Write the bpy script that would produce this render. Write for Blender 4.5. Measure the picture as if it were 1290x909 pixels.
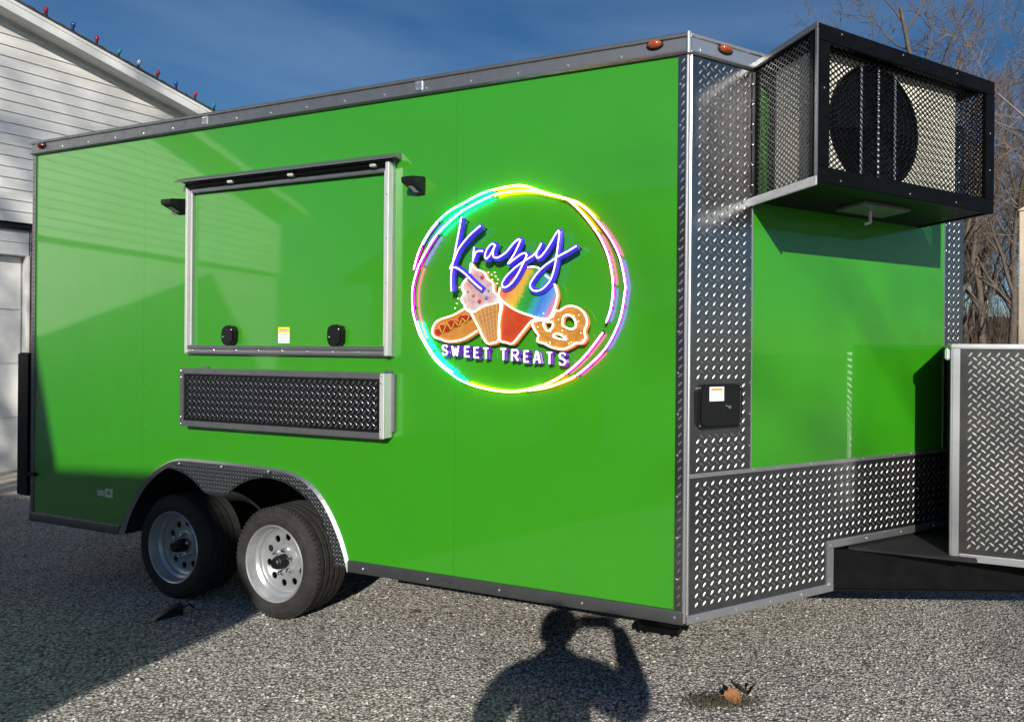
import bpy, bmesh, math, random
from mathutils import Vector, Matrix
from mathutils.geometry import delaunay_2d_cdt
random.seed(7)
for o in list(bpy.data.objects): bpy.data.objects.remove(o)
scn = bpy.context.scene
COL = scn.collection
V = Vector
R_ = math.radians

# ------------------------------------------------------------------ camera, sky, sun, exposure
FPX, CX, CY, ROLL, HC = 800.0, 850.0, 442.0, 0.00873, 1.518      # photo 1290x909: focal length and principal point in pixels
cam = bpy.data.cameras.new('camera'); camo = bpy.data.objects.new('camera', cam); COL.objects.link(camo)
cam.sensor_fit = 'HORIZONTAL'; cam.sensor_width = 36.0; cam.lens = FPX / 1290 * 36
cam.shift_x = (645 - CX) / 1290; cam.shift_y = (CY - 454.5) / 1290
cam.clip_start = 0.02; cam.clip_end = 1500
camo.matrix_world = Matrix.Translation((0, 0, HC)) @ Matrix.Rotation(R_(90), 4, 'X') @ Matrix.Rotation(ROLL, 4, 'Z')
scn.camera = camo

SUN = V((-0.12, 1.0, -0.43))                                      # the way the light travels
ELEV = math.atan2(0.43, math.hypot(0.12, 1.0))
world = bpy.data.worlds.new('World'); scn.world = world; world.use_nodes = True
nt = world.node_tree; nt.nodes.clear()
wo = nt.nodes.new('ShaderNodeOutputWorld'); bg = nt.nodes.new('ShaderNodeBackground')
sky = nt.nodes.new('ShaderNodeTexSky'); sky.sky_type = 'NISHITA'; sky.sun_disc = False
sky.sun_elevation = ELEV; sky.sun_rotation = math.atan2(0.12, -1.0)
sky.air_density = 1.0; sky.dust_density = 0.1; sky.ozone_density = 4.0; sky.altitude = 200
tc = nt.nodes.new('ShaderNodeTexCoord'); mp = nt.nodes.new('ShaderNodeMapping'); mp.inputs['Scale'].default_value = (1.2, 1.2, 5.0)
mp.inputs['Rotation'].default_value = (0.1, 0.25, 0.3)
ns = nt.nodes.new('ShaderNodeTexNoise'); ns.inputs['Scale'].default_value = 1.7; ns.inputs['Detail'].default_value = 5
ns.inputs['Roughness'].default_value = 0.55
rp = nt.nodes.new('ShaderNodeValToRGB'); rp.color_ramp.elements[0].position = 0.42; rp.color_ramp.elements[1].position = 0.85
rp.color_ramp.elements[1].color = (0.30, 0.30, 0.30, 1)
mx = nt.nodes.new('ShaderNodeMix'); mx.data_type = 'RGBA'
nt.links.new(tc.outputs['Generated'], mp.inputs['Vector']); nt.links.new(mp.outputs[0], ns.inputs['Vector'])
nt.links.new(ns.outputs['Fac'], rp.inputs['Fac']); nt.links.new(rp.outputs['Color'], mx.inputs['Factor'])
hs = nt.nodes.new('ShaderNodeHueSaturation'); hs.inputs['Saturation'].default_value = 1.18; nt.links.new(sky.outputs['Color'], hs.inputs['Color'])
nt.links.new(hs.outputs['Color'], mx.inputs['A']); mx.inputs['B'].default_value = (4.6, 6.2, 9.0, 1)      # thin high cloud
nt.links.new(mx.outputs['Result'], bg.inputs['Color']); bg.inputs['Strength'].default_value = 0.062
nt.links.new(bg.outputs[0], wo.inputs['Surface'])
sl = bpy.data.lights.new('sun', 'SUN'); sl.energy = 5.0; sl.angle = R_(0.53); sl.color = (1.0, 0.95, 0.87)
so = bpy.data.objects.new('sun', sl); COL.objects.link(so); so.rotation_euler = SUN.to_track_quat('-Z', 'Y').to_euler(); so.location = (3, -20, 20)
scn.view_settings.view_transform = 'Standard'; scn.view_settings.look = 'None'
scn.view_settings.exposure = 0.3; scn.view_settings.gamma = 1.0; scn.view_settings.use_curve_mapping = False

# ------------------------------------------------------------------ pixel -> direction -> point on a known plane
def ray(x, y):
    dx, dy = x - CX, y - CY; c, s = math.cos(ROLL), math.sin(ROLL)
    return V(((dx * c + dy * s) / FPX, 1.0, -(-dx * s + dy * c) / FPX))
CAM = V((0, 0, HC))
def hit(x, y, P, d):
    N = V((-d.y, d.x, 0)); r = ray(x, y); return CAM + r * ((P - CAM).dot(N) / r.dot(N))
def ground_at(x, y):
    r = ray(x, y); return CAM + r * (HC / -r.z)
def hdir(x, y):
    r = ray(x, y); return V((r.x, r.y, 0)).normalized()
C0 = V((ray(865, 420).x * 2.69, 2.69, 0))                         # front left corner of the trailer on the ground
BACK = hdir(-1412, 423); FW = -BACK; RT = V((-FW.y, FW.x, 0)); NOSE = hdir(2280, 454.5)
ROTZ = math.atan2(FW.y, FW.x)
NF, NR = NOSE.dot(FW), NOSE.dot(RT)
def side(x, y, off=0.0):                                          # (x, z) on the long side, off metres outside it
    p = hit(x, y, C0 - RT * off, BACK); return ((p - C0).dot(FW), p.z)
def NP(s, off, z): return V((s * NF + off * NR, s * NR - off * NF, z))   # nose plane -> trailer coordinates
def wl(p): return C0 + FW * p[0] + RT * p[1] + V((0, 0, p[2]))    # trailer coordinates -> world

# ------------------------------------------------------------------ materials
MATS = {}
def mat(name, col, rough=0.5, metal=0.0, var=0.0, vscale=8.0, bump=0.0, bscale=60.0, coat=0.0, spec=0.5, emis=None, estr=0.0, dirt=None, aniso=None):
    if name in MATS: return MATS[name]
    m = bpy.data.materials.new(name); m.use_nodes = True; t = m.node_tree; b = t.nodes['Principled BSDF']
    b.inputs['Base Color'].default_value = (*col, 1); b.inputs['Roughness'].default_value = rough; b.inputs['Metallic'].default_value = metal
    b.inputs['Coat Weight'].default_value = coat; b.inputs['Coat Roughness'].default_value = 0.045; b.inputs['Specular IOR Level'].default_value = spec
    if emis: b.inputs['Emission Color'].default_value = (*emis, 1); b.inputs['Emission Strength'].default_value = estr
    if var or bump:
        tcn = t.nodes.new('ShaderNodeTexCoord'); vec = tcn.outputs['Object']
        if aniso:
            mpn = t.nodes.new('ShaderNodeMapping'); mpn.inputs['Scale'].default_value = aniso; t.links.new(vec, mpn.inputs['Vector']); vec = mpn.outputs[0]
    if var:
        n = t.nodes.new('ShaderNodeTexNoise'); n.inputs['Scale'].default_value = vscale; n.inputs['Detail'].default_value = 6; n.inputs['Roughness'].default_value = 0.65
        t.links.new(vec, n.inputs['Vector'])
        r = t.nodes.new('ShaderNodeValToRGB'); d = dirt or tuple(c * (1 - var) for c in col)
        r.color_ramp.elements[0].position = 0.34; r.color_ramp.elements[1].position = 0.62
        r.color_ramp.elements[0].color = (*d, 1); r.color_ramp.elements[1].color = (*col, 1)
        t.links.new(n.outputs['Fac'], r.inputs['Fac']); t.links.new(r.outputs['Color'], b.inputs['Base Color'])
        mr = t.nodes.new('ShaderNodeMapRange'); mr.inputs['To Min'].default_value = min(1, rough * 1.35); mr.inputs['To Max'].default_value = rough * 0.8
        t.links.new(n.outputs['Fac'], mr.inputs['Value']); t.links.new(mr.outputs[0], b.inputs['Roughness'])
    if bump:
        n2 = t.nodes.new('ShaderNodeTexNoise'); n2.inputs['Scale'].default_value = bscale; n2.inputs['Detail'].default_value = 4
        t.links.new(vec, n2.inputs['Vector'])
        bp = t.nodes.new('ShaderNodeBump'); bp.inputs['Strength'].default_value = bump; bp.inputs['Distance'].default_value = 0.01
        t.links.new(n2.outputs['Fac'], bp.inputs['Height']); t.links.new(bp.outputs['Normal'], b.inputs['Normal'])
        if coat >= 1: t.links.new(bp.outputs['Normal'], b.inputs['Coat Normal'])
    MATS[name] = m; return m
GREEN = mat('green_paint', (0.027, 0.232, 0.0045), 0.32, coat=1.0, var=0.05, vscale=3.0, bump=0.05, bscale=1.6)
PLATE = mat('diamond_plate_aluminium', (0.23, 0.233, 0.238), 0.2, 0.95, var=0.25, vscale=14, bump=0.05, bscale=9)
SKIRT = mat('dark_skirt_aluminium', (0.11, 0.112, 0.116), 0.42, 0.8, var=0.25, vscale=18)
LUGB = mat('box_plate_lugs', (0.85, 0.85, 0.82), 0.42, 0.6, var=0.15, vscale=60)
PLATEB = mat('box_diamond_plate', (0.12, 0.12, 0.122), 0.22, 0.92, var=0.3, vscale=6, dirt=(0.17, 0.16, 0.14), bump=0.05, bscale=9)
PLATED = mat('dark_diamond_plate', (0.05, 0.05, 0.055), 0.25, 0.9, var=0.3, vscale=14, bump=0.05, bscale=9)
LUG = mat('plate_lugs_bright', (0.34, 0.34, 0.335), 0.40, 0.9, var=0.15, vscale=60)  # treads in a paler metal than the sheet around them
LUGD = mat('dark_plate_lugs', (0.30, 0.30, 0.31), 0.26, 0.9, var=0.2, vscale=60)
ALU = mat('mill_aluminium', (0.58, 0.585, 0.59), 0.34, 0.9, var=0.15, vscale=20, bump=0.04, bscale=40, aniso=(0.2, 1, 1))
ALUD = mat('grey_aluminium_rail', (0.25, 0.255, 0.265), 0.4, 0.8, var=0.2, vscale=18, bump=0.03, bscale=40)
RAILW = mat('pale_window_extrusion', (0.72, 0.72, 0.70), 0.35, 0.55, var=0.08, vscale=12)
BLACK = mat('black_steel_paint', (0.0025, 0.0025, 0.0027), 0.38, spec=0.13, var=0.3, vscale=18, dirt=(0.004, 0.004, 0.0042))
BLACKP = mat('black_plastic', (0.006, 0.006, 0.0065), 0.42, spec=0.35, var=0.2, vscale=40)
DARK = mat('dark_underbody', (0.008, 0.008, 0.008), 0.8, var=0.3, vscale=12)
RUBBER = mat('tyre_rubber', (0.016, 0.0155, 0.015), 0.75, spec=0.3, var=0.45, vscale=22, dirt=(0.030, 0.028, 0.025), bump=0.12, bscale=120)
WHEEL = mat('silver_wheel_paint', (0.42, 0.43, 0.44), 0.32, 0.6, var=0.14, vscale=25)
CHROME = mat('chrome', (0.75, 0.75, 0.75), 0.15, 1.0)
SCREW = mat('screw_head', (0.8, 0.8, 0.8), 0.22, 0.9)
AMBER = mat('amber_lens', (0.42, 0.075, 0.02), 0.12, coat=0.8, var=0.3, vscale=90)
DKRED = mat('dark_red_lens', (0.09, 0.012, 0.01), 0.2, coat=0.6)
WHITE = mat('white_label', (0.78, 0.78, 0.77), 0.6); YEL = mat('yellow_label', (0.75, 0.55, 0.05), 0.6); GREYT = mat('grey_print', (0.3, 0.3, 0.3), 0.7)
ORANGEL = mat('orange_label', (0.8, 0.28, 0.05), 0.6); LENS = mat('frosted_lens', (0.35, 0.34, 0.33), 0.4, coat=0.3)
CREAM = mat('cream_cabinet', (0.78, 0.76, 0.64), 0.5, var=0.1, vscale=10)
SIDING = mat('white_vinyl_siding', (0.80, 0.79, 0.76), 0.5, var=0.1, vscale=2.2, dirt=(0.70, 0.68, 0.63), bump=0.03, bscale=90, aniso=(0.3, 0.3, 3))
TRIMW = mat('white_trim_board', (0.78, 0.77, 0.74), 0.5, var=0.12, vscale=5)
SOFFIT = mat('soffit_board', (0.62, 0.61, 0.58), 0.6, var=0.12, vscale=6)
SHINGLE = mat('dark_shingle', (0.06, 0.055, 0.05), 0.9, var=0.4, vscale=30, bump=0.3, bscale=80)
MORTAR = mat('mortar', (0.42, 0.39, 0.35), 0.9, var=0.2, vscale=40)
BRICK = mat('red_brick', (0.24, 0.10, 0.07), 0.85, var=0.45, vscale=7, dirt=(0.14, 0.065, 0.05), bump=0.2, bscale=90)
BARK = mat('grey_bark', (0.105, 0.082, 0.062), 0.9, var=0.45, vscale=6, bump=0.4, bscale=30)
BARKP = mat('pale_bark', (0.26, 0.21, 0.17), 0.9, var=0.5, vscale=5, bump=0.3, bscale=30)
TWIG = mat('brown_twigs', (0.11, 0.082, 0.06), 0.9, var=0.3, vscale=3)
TWIGP = mat('pale_twigs', (0.22, 0.17, 0.14), 0.9, var=0.3, vscale=3)
POSTM = mat('cream_post_paint', (0.62, 0.50, 0.38), 0.7, var=0.25, vscale=4, aniso=(3, 3, 0.3))
LEAF = mat('dead_leaf', (0.36, 0.15, 0.05), 0.7, var=0.55, vscale=60, bump=0.3, bscale=120)
LEAFD = mat('dark_dead_leaf', (0.10, 0.055, 0.03), 0.8, var=0.5, vscale=60, bump=0.3, bscale=120)
GRASSM = mat('dry_grass', (0.10, 0.085, 0.06), 0.9, var=0.5, vscale=50)

def stone_mat():
    m = bpy.data.materials.new('packed_gravel'); m.use_nodes = True; t = m.node_tree; b = t.nodes['Principled BSDF']; L = t.links.new
    tcn = t.nodes.new('ShaderNodeTexCoord'); o = tcn.outputs['Object']
    def vor(scale):
        v = t.nodes.new('ShaderNodeTexVoronoi'); v.inputs['Scale'].default_value = scale; v.inputs['Randomness'].default_value = 1; L(o, v.inputs['Vector']); return v
    def noise(scale, det=5, ro=0.6):
        n = t.nodes.new('ShaderNodeTexNoise'); n.inputs['Scale'].default_value = scale; n.inputs['Detail'].default_value = det; n.inputs['Roughness'].default_value = ro
        L(o, n.inputs['Vector']); return n
    def ramp(src, stops):
        r = t.nodes.new('ShaderNodeValToRGB'); e = r.color_ramp.elements
        while len(e) < len(stops): e.new(0.5)
        for k, (p, c) in enumerate(stops): e[k].position = p; e[k].color = (*c, 1)
        L(src, r.inputs['Fac']); return r.outputs['Color']
    def mixc(f, a, bb, mode='MIX'):
        x = t.nodes.new('ShaderNodeMix'); x.data_type = 'RGBA'; x.blend_type = mode
        if isinstance(f, float): x.inputs['Factor'].default_value = f
        else: L(f, x.inputs['Factor'])
        L(a, x.inputs['A']); L(bb, x.inputs['B']); return x.outputs['Result']
    v1 = vor(82); v2 = vor(170)
    def cellgrey(v):
        s = t.nodes.new('ShaderNodeSeparateColor'); L(v.outputs['Color'], s.inputs[0]); return s.outputs[0]
    c1 = ramp(cellgrey(v1), [(0.0, (0.10, 0.095, 0.088)), (0.2, (0.33, 0.315, 0.29)), (0.65, (0.56, 0.535, 0.495)), (0.88, (0.76, 0.73, 0.685)), (1.0, (0.85, 0.82, 0.78))])
    c2 = ramp(cellgrey(v2), [(0.0, (0.13, 0.123, 0.112)), (0.5, (0.50, 0.475, 0.44)), (1.0, (0.74, 0.71, 0.665))])
    big = noise(1.3, 5); f1 = ramp(noise(30, 3).outputs['Fac'], [(0.42, (0, 0, 0)), (0.58, (1, 1, 1))])
    c = mixc(f1, c1, c2)
    e1 = ramp(v1.outputs['Distance'], [(0.35, (1, 1, 1)), (0.75, (0.28, 0.27, 0.26))])
    c = mixc(1.0, c, e1, 'MULTIPLY')
    tone = ramp(big.outputs['Fac'], [(0.3, (0.82, 0.8, 0.78)), (0.55, (1.05, 1.03, 1.0)), (0.75, (1.1, 1.08, 1.03))])
    c = mixc(1.0, c, tone, 'MULTIPLY')
    L(c, b.inputs['Base Color']); b.inputs['Roughness'].default_value = 0.9; b.inputs['Specular IOR Level'].default_value = 0.3
    inv = t.nodes.new('ShaderNodeMath'); inv.operation = 'SUBTRACT'; inv.inputs[0].default_value = 1.0; L(v1.outputs['Distance'], inv.inputs[1])
    nb = noise(260, 2); ad = t.nodes.new('ShaderNodeMath'); ad.operation = 'MULTIPLY_ADD'; L(nb.outputs['Fac'], ad.inputs[0]); ad.inputs[1].default_value = 0.6; L(inv.outputs[0], ad.inputs[2])
    bp = t.nodes.new('ShaderNodeBump'); bp.inputs['Strength'].default_value = 1.0; bp.inputs['Distance'].default_value = 0.009
    L(ad.outputs[0], bp.inputs['Height']); L(bp.outputs['Normal'], b.inputs['Normal'])
    return m
GRAVEL = stone_mat()
STONE = mat('loose_stone', (0.66, 0.635, 0.595), 0.9, var=0.5, vscale=40, dirt=(0.26, 0.25, 0.23))
CONC = mat('concrete', (0.40, 0.36, 0.31), 0.9, var=0.3, vscale=5, bump=0.2, bscale=60)
LITTER = mat('leaf_litter', (0.17, 0.105, 0.06), 0.95, var=0.5, vscale=1.2, bump=0.5, bscale=8)
LAWN = mat('winter_grass', (0.12, 0.105, 0.06), 0.95, var=0.4, vscale=1.5, bump=0.4, bscale=20)

# ------------------------------------------------------------------ mesh builder
class MB:
    def __init__(s): s.v = []; s.f = []
    def add(s, vs, fs):
        k = len(s.v); s.v += [V(p) for p in vs]; s.f += [tuple(i + k for i in f) for f in fs]; return s
    def box(s, a, b, fn=None):
        (x0, y0, z0), (x1, y1, z1) = a, b
        vs = [V(p) for p in ((x0,y0,z0),(x1,y0,z0),(x1,y1,z0),(x0,y1,z0),(x0,y0,z1),(x1,y0,z1),(x1,y1,z1),(x0,y1,z1))]
        if fn: vs = [fn(*p) for p in vs]
        return s.add(vs, [(0,3,2,1),(4,5,6,7),(0,1,5,4),(1,2,6,5),(2,3,7,6),(3,0,4,7)])
    def bar(s, p, q, w, h, up=V((0,0,1))):
        p, q = V(p), V(q); d = (q - p).normalized(); sd = d.cross(up)
        if sd.length < 1e-4: sd = d.cross(V((1,0,0)))
        sd.normalize(); u = sd.cross(d)
        vs = [c + sd * (i * w / 2) + u * (j * h / 2) for c in (p, q) for i, j in ((-1,-1),(1,-1),(1,1),(-1,1))]
        return s.add(vs, [(0,1,2,3),(7,6,5,4),(0,4,5,1),(1,5,6,2),(2,6,7,3),(3,7,4,0)])
    def tube(s, pts, rad, n=8, cap=True):
        pts = [V(p) for p in pts]; m = len(pts); rad = rad if isinstance(rad, (list, tuple)) else [rad] * m
        k = len(s.v); prev = None
        for i, p in enumerate(pts):
            d = (pts[min(i+1, m-1)] - pts[max(i-1, 0)])
            d = d.normalized() if d.length > 1e-9 else V((0,0,1))
            if prev is None: a = d.orthogonal().normalized()
            else:
                a = prev - d * prev.dot(d); a = a.normalized() if a.length > 1e-6 else d.orthogonal().normalized()
            prev = a; b = d.cross(a)
            for j in range(n):
                t = 2 * math.pi * j / n; s.v.append(p + (a * math.cos(t) + b * math.sin(t)) * rad[i])
        for i in range(m - 1):
            for j in range(n):
                s.f.append((k+i*n+j, k+i*n+(j+1)%n, k+(i+1)*n+(j+1)%n, k+(i+1)*n+j))
        if cap: s.f.append(tuple(k+j for j in reversed(range(n)))); s.f.append(tuple(k+(m-1)*n+j for j in range(n)))
        return s
    def lathe(s, prof, c, ax, n=32, cap=False):          # prof: (radius, distance along ax)
        c = V(c); ax = V(ax).normalized(); a = ax.orthogonal().normalized(); b = ax.cross(a); k = len(s.v); m = len(prof)
        for r, h in prof:
            for j in range(n):
                t = 2 * math.pi * j / n; s.v.append(c + ax * h + (a * math.cos(t) + b * math.sin(t)) * r)
        for i in range(m - 1):
            for j in range(n): s.f.append((k+i*n+j, k+i*n+(j+1)%n, k+(i+1)*n+(j+1)%n, k+(i+1)*n+j))
        if cap: s.f.append(tuple(k+j for j in reversed(range(n)))); s.f.append(tuple(k+(m-1)*n+j for j in range(n)))
        return s
    def plate(s, loops, h0, h1, fn):                     # outline(s) with holes in 2D, thickness h0..h1 through fn(a, b, h)
        pts = []; eds = []
        for lp in loops:
            k = len(pts); pts += [V((p[0], p[1])) for p in lp]; eds += [(k+i, k+(i+1) % len(lp)) for i in range(len(lp))]
        ov, oe, of, *_ = delaunay_2d_cdt(pts, eds, [], 0, 1e-6)
        def odd(x, y):
            c = False
            for lp in loops:
                for (x1, y1), (x2, y2) in zip([q[:2] for q in lp], [q[:2] for q in lp[1:] + lp[:1]]):
                    if (y1 > y) != (y2 > y) and x < (x2 - x1) * (y - y1) / (y2 - y1) + x1: c = not c
            return c
        of = [f for f in of if odd(sum(ov[i].x for i in f) / len(f), sum(ov[i].y for i in f) / len(f))]
        for h in (h0, h1): s.add([fn(p.x, p.y, h) for p in ov], [tuple(f) for f in of])
        for lp in loops:
            k = len(s.v); n = len(lp); s.v += [fn(p[0], p[1], h0) for p in lp] + [fn(p[0], p[1], h1) for p in lp]
            s.f += [(k+i, k+(i+1) % n, k+n+(i+1) % n, k+n+i) for i in range(n)]
        return s
    def mesh(s, name, m, bevel=0.0, smooth=True, angle=35, org=None):
        me = bpy.data.meshes.new(name); o = org or V((0,0,0))
        me.from_pydata([tuple(p - o) for p in s.v], [], s.f); me.validate()
        bm = bmesh.new(); bm.from_mesh(me)
        bmesh.ops.recalc_face_normals(bm, faces=bm.faces)
        if bevel: bmesh.ops.bevel(bm, geom=bm.edges[:], offset=bevel, segments=2, affect='EDGES', clamp_overlap=True)
        bm.to_mesh(me); bm.free()
        if smooth: me.polygons.foreach_set('use_smooth', [True] * len(me.polygons)); me.set_sharp_from_angle(angle=R_(angle))
        me.materials.append(m); return me
    def build(s, name, m, parent=None, bevel=0.0, smooth=True, angle=35, **kw):
        org = ORG.get(parent.name, V((0,0,0))) if parent else kw.pop('org', V((0,0,0)))
        return link(name, s.mesh(name, m, bevel, smooth, angle, org), parent, **kw)
ORG = {}
def link(name, me, parent=None, loc=None, label=None, kind=None, rot=None):
    o = bpy.data.objects.new(name, me); COL.objects.link(o)
    if parent: o.parent = parent; ORG[o.name] = ORG.get(parent.name, V((0,0,0)))
    if loc is not None: o.location = V(loc) - (ORG.get(parent.name, V((0,0,0))) if parent else V((0,0,0)))
    if rot is not None: o.rotation_euler = rot
    if label: o['label'] = label
    if kind: o['kind'] = kind
    return o
def tag(o, label, cat, group=None):
    o['label'] = label; o['category'] = cat
    if group: o['group'] = group
    return o
def thing(name, label, cat, org, frame='trailer', group=None):    # org: base point in the frame that the parts are given in
    e = bpy.data.objects.new(name, None); COL.objects.link(e); e.empty_display_size = 0.1; org = V(org)
    if frame == 'trailer': e.location = wl(org); e.rotation_euler = (0, 0, ROTZ)
    else: e.location = org
    ORG[e.name] = org; return tag(e, label, cat, group)
def ident(a, b, c): return V((a, b, c))
def SP(a, z, h): return V((a, -h, z))                             # long-side plane: a along, z up, h outwards
def catmull(pts, n=6, closed=False):
    P = [V(p) for p in pts]; out = []; m = len(P)
    for i in range(m if closed else m - 1):
        if closed: p0, p1, p2, p3 = P[(i-1) % m], P[i], P[(i+1) % m], P[(i+2) % m]
        else: p0, p1, p2, p3 = P[max(i-1, 0)], P[i], P[i+1], P[min(i+2, m-1)]
        for k in range(n):
            t = k / n; out.append(0.5 * ((2*p1) + (p2-p0)*t + (2*p0-5*p1+4*p2-p3)*t*t + (3*p1-p0-3*p2+p3)*t*t*t))
    if not closed: out.append(P[-1])
    return out
def lugs(mb, a0, a1, b0, b1, fn, pitch=0.0395, inside=None, L=0.0138, W=0.0040, H=0.0027):
    nx = max(1, int((a1 - a0) / pitch)); ny = max(1, int((b1 - b0) / pitch))
    ox = (a1 - a0 - (nx - 1) * pitch) / 2; oy = (b1 - b0 - (ny - 1) * pitch) / 2
    for par in (0, 1):
        for i in range(nx - par):
            for j in range(ny - par):
                a = a0 + ox + (i + par / 2) * pitch; b = b0 + oy + (j + par / 2) * pitch
                if inside and not inside(a, b): continue
                th = R_(52) if par == 0 else R_(-38); c, s = math.cos(th), math.sin(th)
                loc = [(-L,0,0),(-L*.5,-W,0),(L*.5,-W,0),(L,0,0),(L*.5,W,0),(-L*.5,W,0),(-L*.45,0,H),(L*.45,0,H)]
                mb.add([fn(a + x*c - y*s, b + x*s + y*c, h) for x, y, h in loc],
                       [(0,1,6),(1,2,7,6),(2,3,7),(3,4,7),(4,5,6,7),(5,0,6)])
    return mb
scm = MB().lathe([(0.0001, 0.0045), (0.004, 0.004), (0.0062, 0.002), (0.007, -0.001)], (0,0,0), (0,0,1), 8).mesh('screw', SCREW)
def screw(parent, p, nrm, scale=1.0):
    o = link('screw', scm, parent, p); o.rotation_euler = V(nrm).to_track_quat('Z', 'Y').to_euler(); o.scale = (scale,) * 3; return o

# ================================================================== THE SETTING
def sheet(name, mb, m, label=None):
    o = mb.build(name, m, smooth=False); o['kind'] = 'structure'
    if label: o['label'] = label
    return o
g = MB(); S = 400
g.add([(-S,-S,-0.012),(S,-S,-0.012),(S,S,-0.012),(-S,S,-0.012)], [(0,1,2,3)])
sheet('ground', g, LAWN, 'dull winter grass around the driveway')
g = MB().add([(-16,-14,0),(16,-14,0),(17,9,0),(13,14,0),(-9,14,0),(-16,9,0)], [(0,1,2,3,4,5)])
sheet('driveway', g, GRAVEL, 'packed grey-tan gravel driveway')
# wooded bank far behind
bk = MB(); nx, ny = 60, 14
rng = random.Random(3)
for j in range(ny + 1):
    for i in range(nx + 1):
        x = -60 + 190 * i / nx; y = 34 + 60 * j / ny
        z = -0.2 + 7.0 * (1 - math.exp(-((j / ny) * 2.4) ** 1.5)) + rng.uniform(-.15, .15) * (j > 0)
        bk.v.append(V((x, y, z)))
for j in range(ny):
    for i in range(nx): a = j * (nx + 1) + i; bk.f.append((a, a + 1, a + nx + 2, a + nx + 1))
o = bk.build('wooded_bank', LITTER); o['kind'] = 'structure'; o['label'] = 'low bank covered in brown leaf litter'

# ================================================================== FOOD TRAILER
ZT, ZB = 2.862, 0.360                                             # rail top, skirt bottom
XT = -4.57; ST = 1.79                                             # tail, length of one nose face
TIP = NP(ST, 0, 0); WIDE = TIP.y * 2
tr = thing('food_trailer', 'lime green enclosed food trailer with serving hatch and diamond plate nose', 'food trailer', (XT / 2, WIDE / 2, 0))
arch_px = [(153,674),(158,655),(166,636),(178,614),(193,597),(210,585),(228,579.5),(260,582),(300,586),(340,591),(365,596),(385,606),(402,623),(416,646),(428,674),(436,700),(440,718)]
arch = [side(*p) for p in arch_px]; arch[0] = (arch[0][0], ZB); arch[-1] = (arch[-1][0], ZB)
arch = [(p.x, p.y) for p in catmull([(a, b, 0) for a, b in arch], 3)]
def side_panel(x0, x1, zt=2.80):
    if x1 < arch[0][0] or x0 > arch[-1][0]: bot = [(x0, ZB + .02), (x1, ZB + .02)]
    else:
        def zat(x):
            for (a, b), (c, d) in zip(arch, arch[1:]):
                if a <= x <= c: return b + (d - b) * (x - a) / max(1e-6, c - a)
            return ZB + .02
        mid = [p for p in arch if x0 + .003 < p[0] < x1 - .003]
        bot = [(x0, zat(x0))]
        if x0 < arch[0][0]: bot.append((arch[0][0] - .001, ZB + .02))
        bot += [(p[0], max(p[1], ZB + .02)) for p in mid]
        if x1 > arch[-1][0]: bot.append((arch[-1][0] + .001, ZB + .02))
        bot.append((x1, zat(x1)))
    loop = bot + [(x1, zt), (x0, zt)]
    return MB().plate([loop], -0.02, 0.0, SP)
XA, XBm = side(182, 300)[0], side(575, 300)[0]
for a, b in ((XT, XA - .0006), (XA + .0006, XBm - .0006), (XBm + .0006, -0.03)):
    side_panel(a, b).build('side_panel', GREEN, tr, smooth=False)
# hidden side, tail, roof, floor
foot = [(XT + .02, .02), (-0.002, .02), (TIP.x - .03, TIP.y), (-0.002, WIDE - .02), (XT + .02, WIDE - .02)]
MB().plate([foot], 2.80, 2.846, lambda a, b, h: V((a, b, h))).build('roof', ALU, tr, smooth=False)
MB().plate([[(XT + .03, .62), (-0.02, .62), (-0.02, .03), (.50, .62), (TIP.x - .25, TIP.y), (-0.02, WIDE - .03), (XT + .03, WIDE - .03)]], .375, .43, lambda a, b, h: V((a, b, h))).build('floor', DARK, tr, smooth=False)
MB().box((XT + .01, WIDE - .02, ZB), (0, WIDE, 2.80)).build('far_side_wall', GREEN, tr, smooth=False)
MB().box((XT, .005, ZB), (XT + .02, WIDE - .02, 2.80)).build('rear_wall', GREEN, tr, smooth=False)
def MIR(p): return V((p.x, WIDE - p.y, p.z))
MB().plate([[(.0, .56), (ST, .56), (ST, 2.80), (0, 2.80)]], -.02, 0, lambda a, b, h: MIR(NP(a, h, b))).build('far_nose_wall', GREEN, tr, smooth=False)
# wheel well and chassis
well = MB(); well.box((-1.86, .02, .36), (-1.82, .62, .95)); well.box((-3.68, .02, .36), (-3.64, .62, .95))
well.box((-3.68, .02, .93), (-1.82, .62, .96)); well.box((-3.68, .60, .2), (-1.82, .63, .95)); well.build('wheel_well', DARK, tr, smooth=False)
ch = MB()
ch.box((XT + .05, .66, .30), (-.1, .74, .375)); ch.box((XT + .05, WIDE - .74, .30), (-.1, WIDE - .66, .375))
for x in (-4.2, -1.5, -.6): ch.box((x - .03, .1, .335), (x + .03, WIDE - .1, .375))
ch.build('chassis', DARK, tr, smooth=False)
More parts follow.
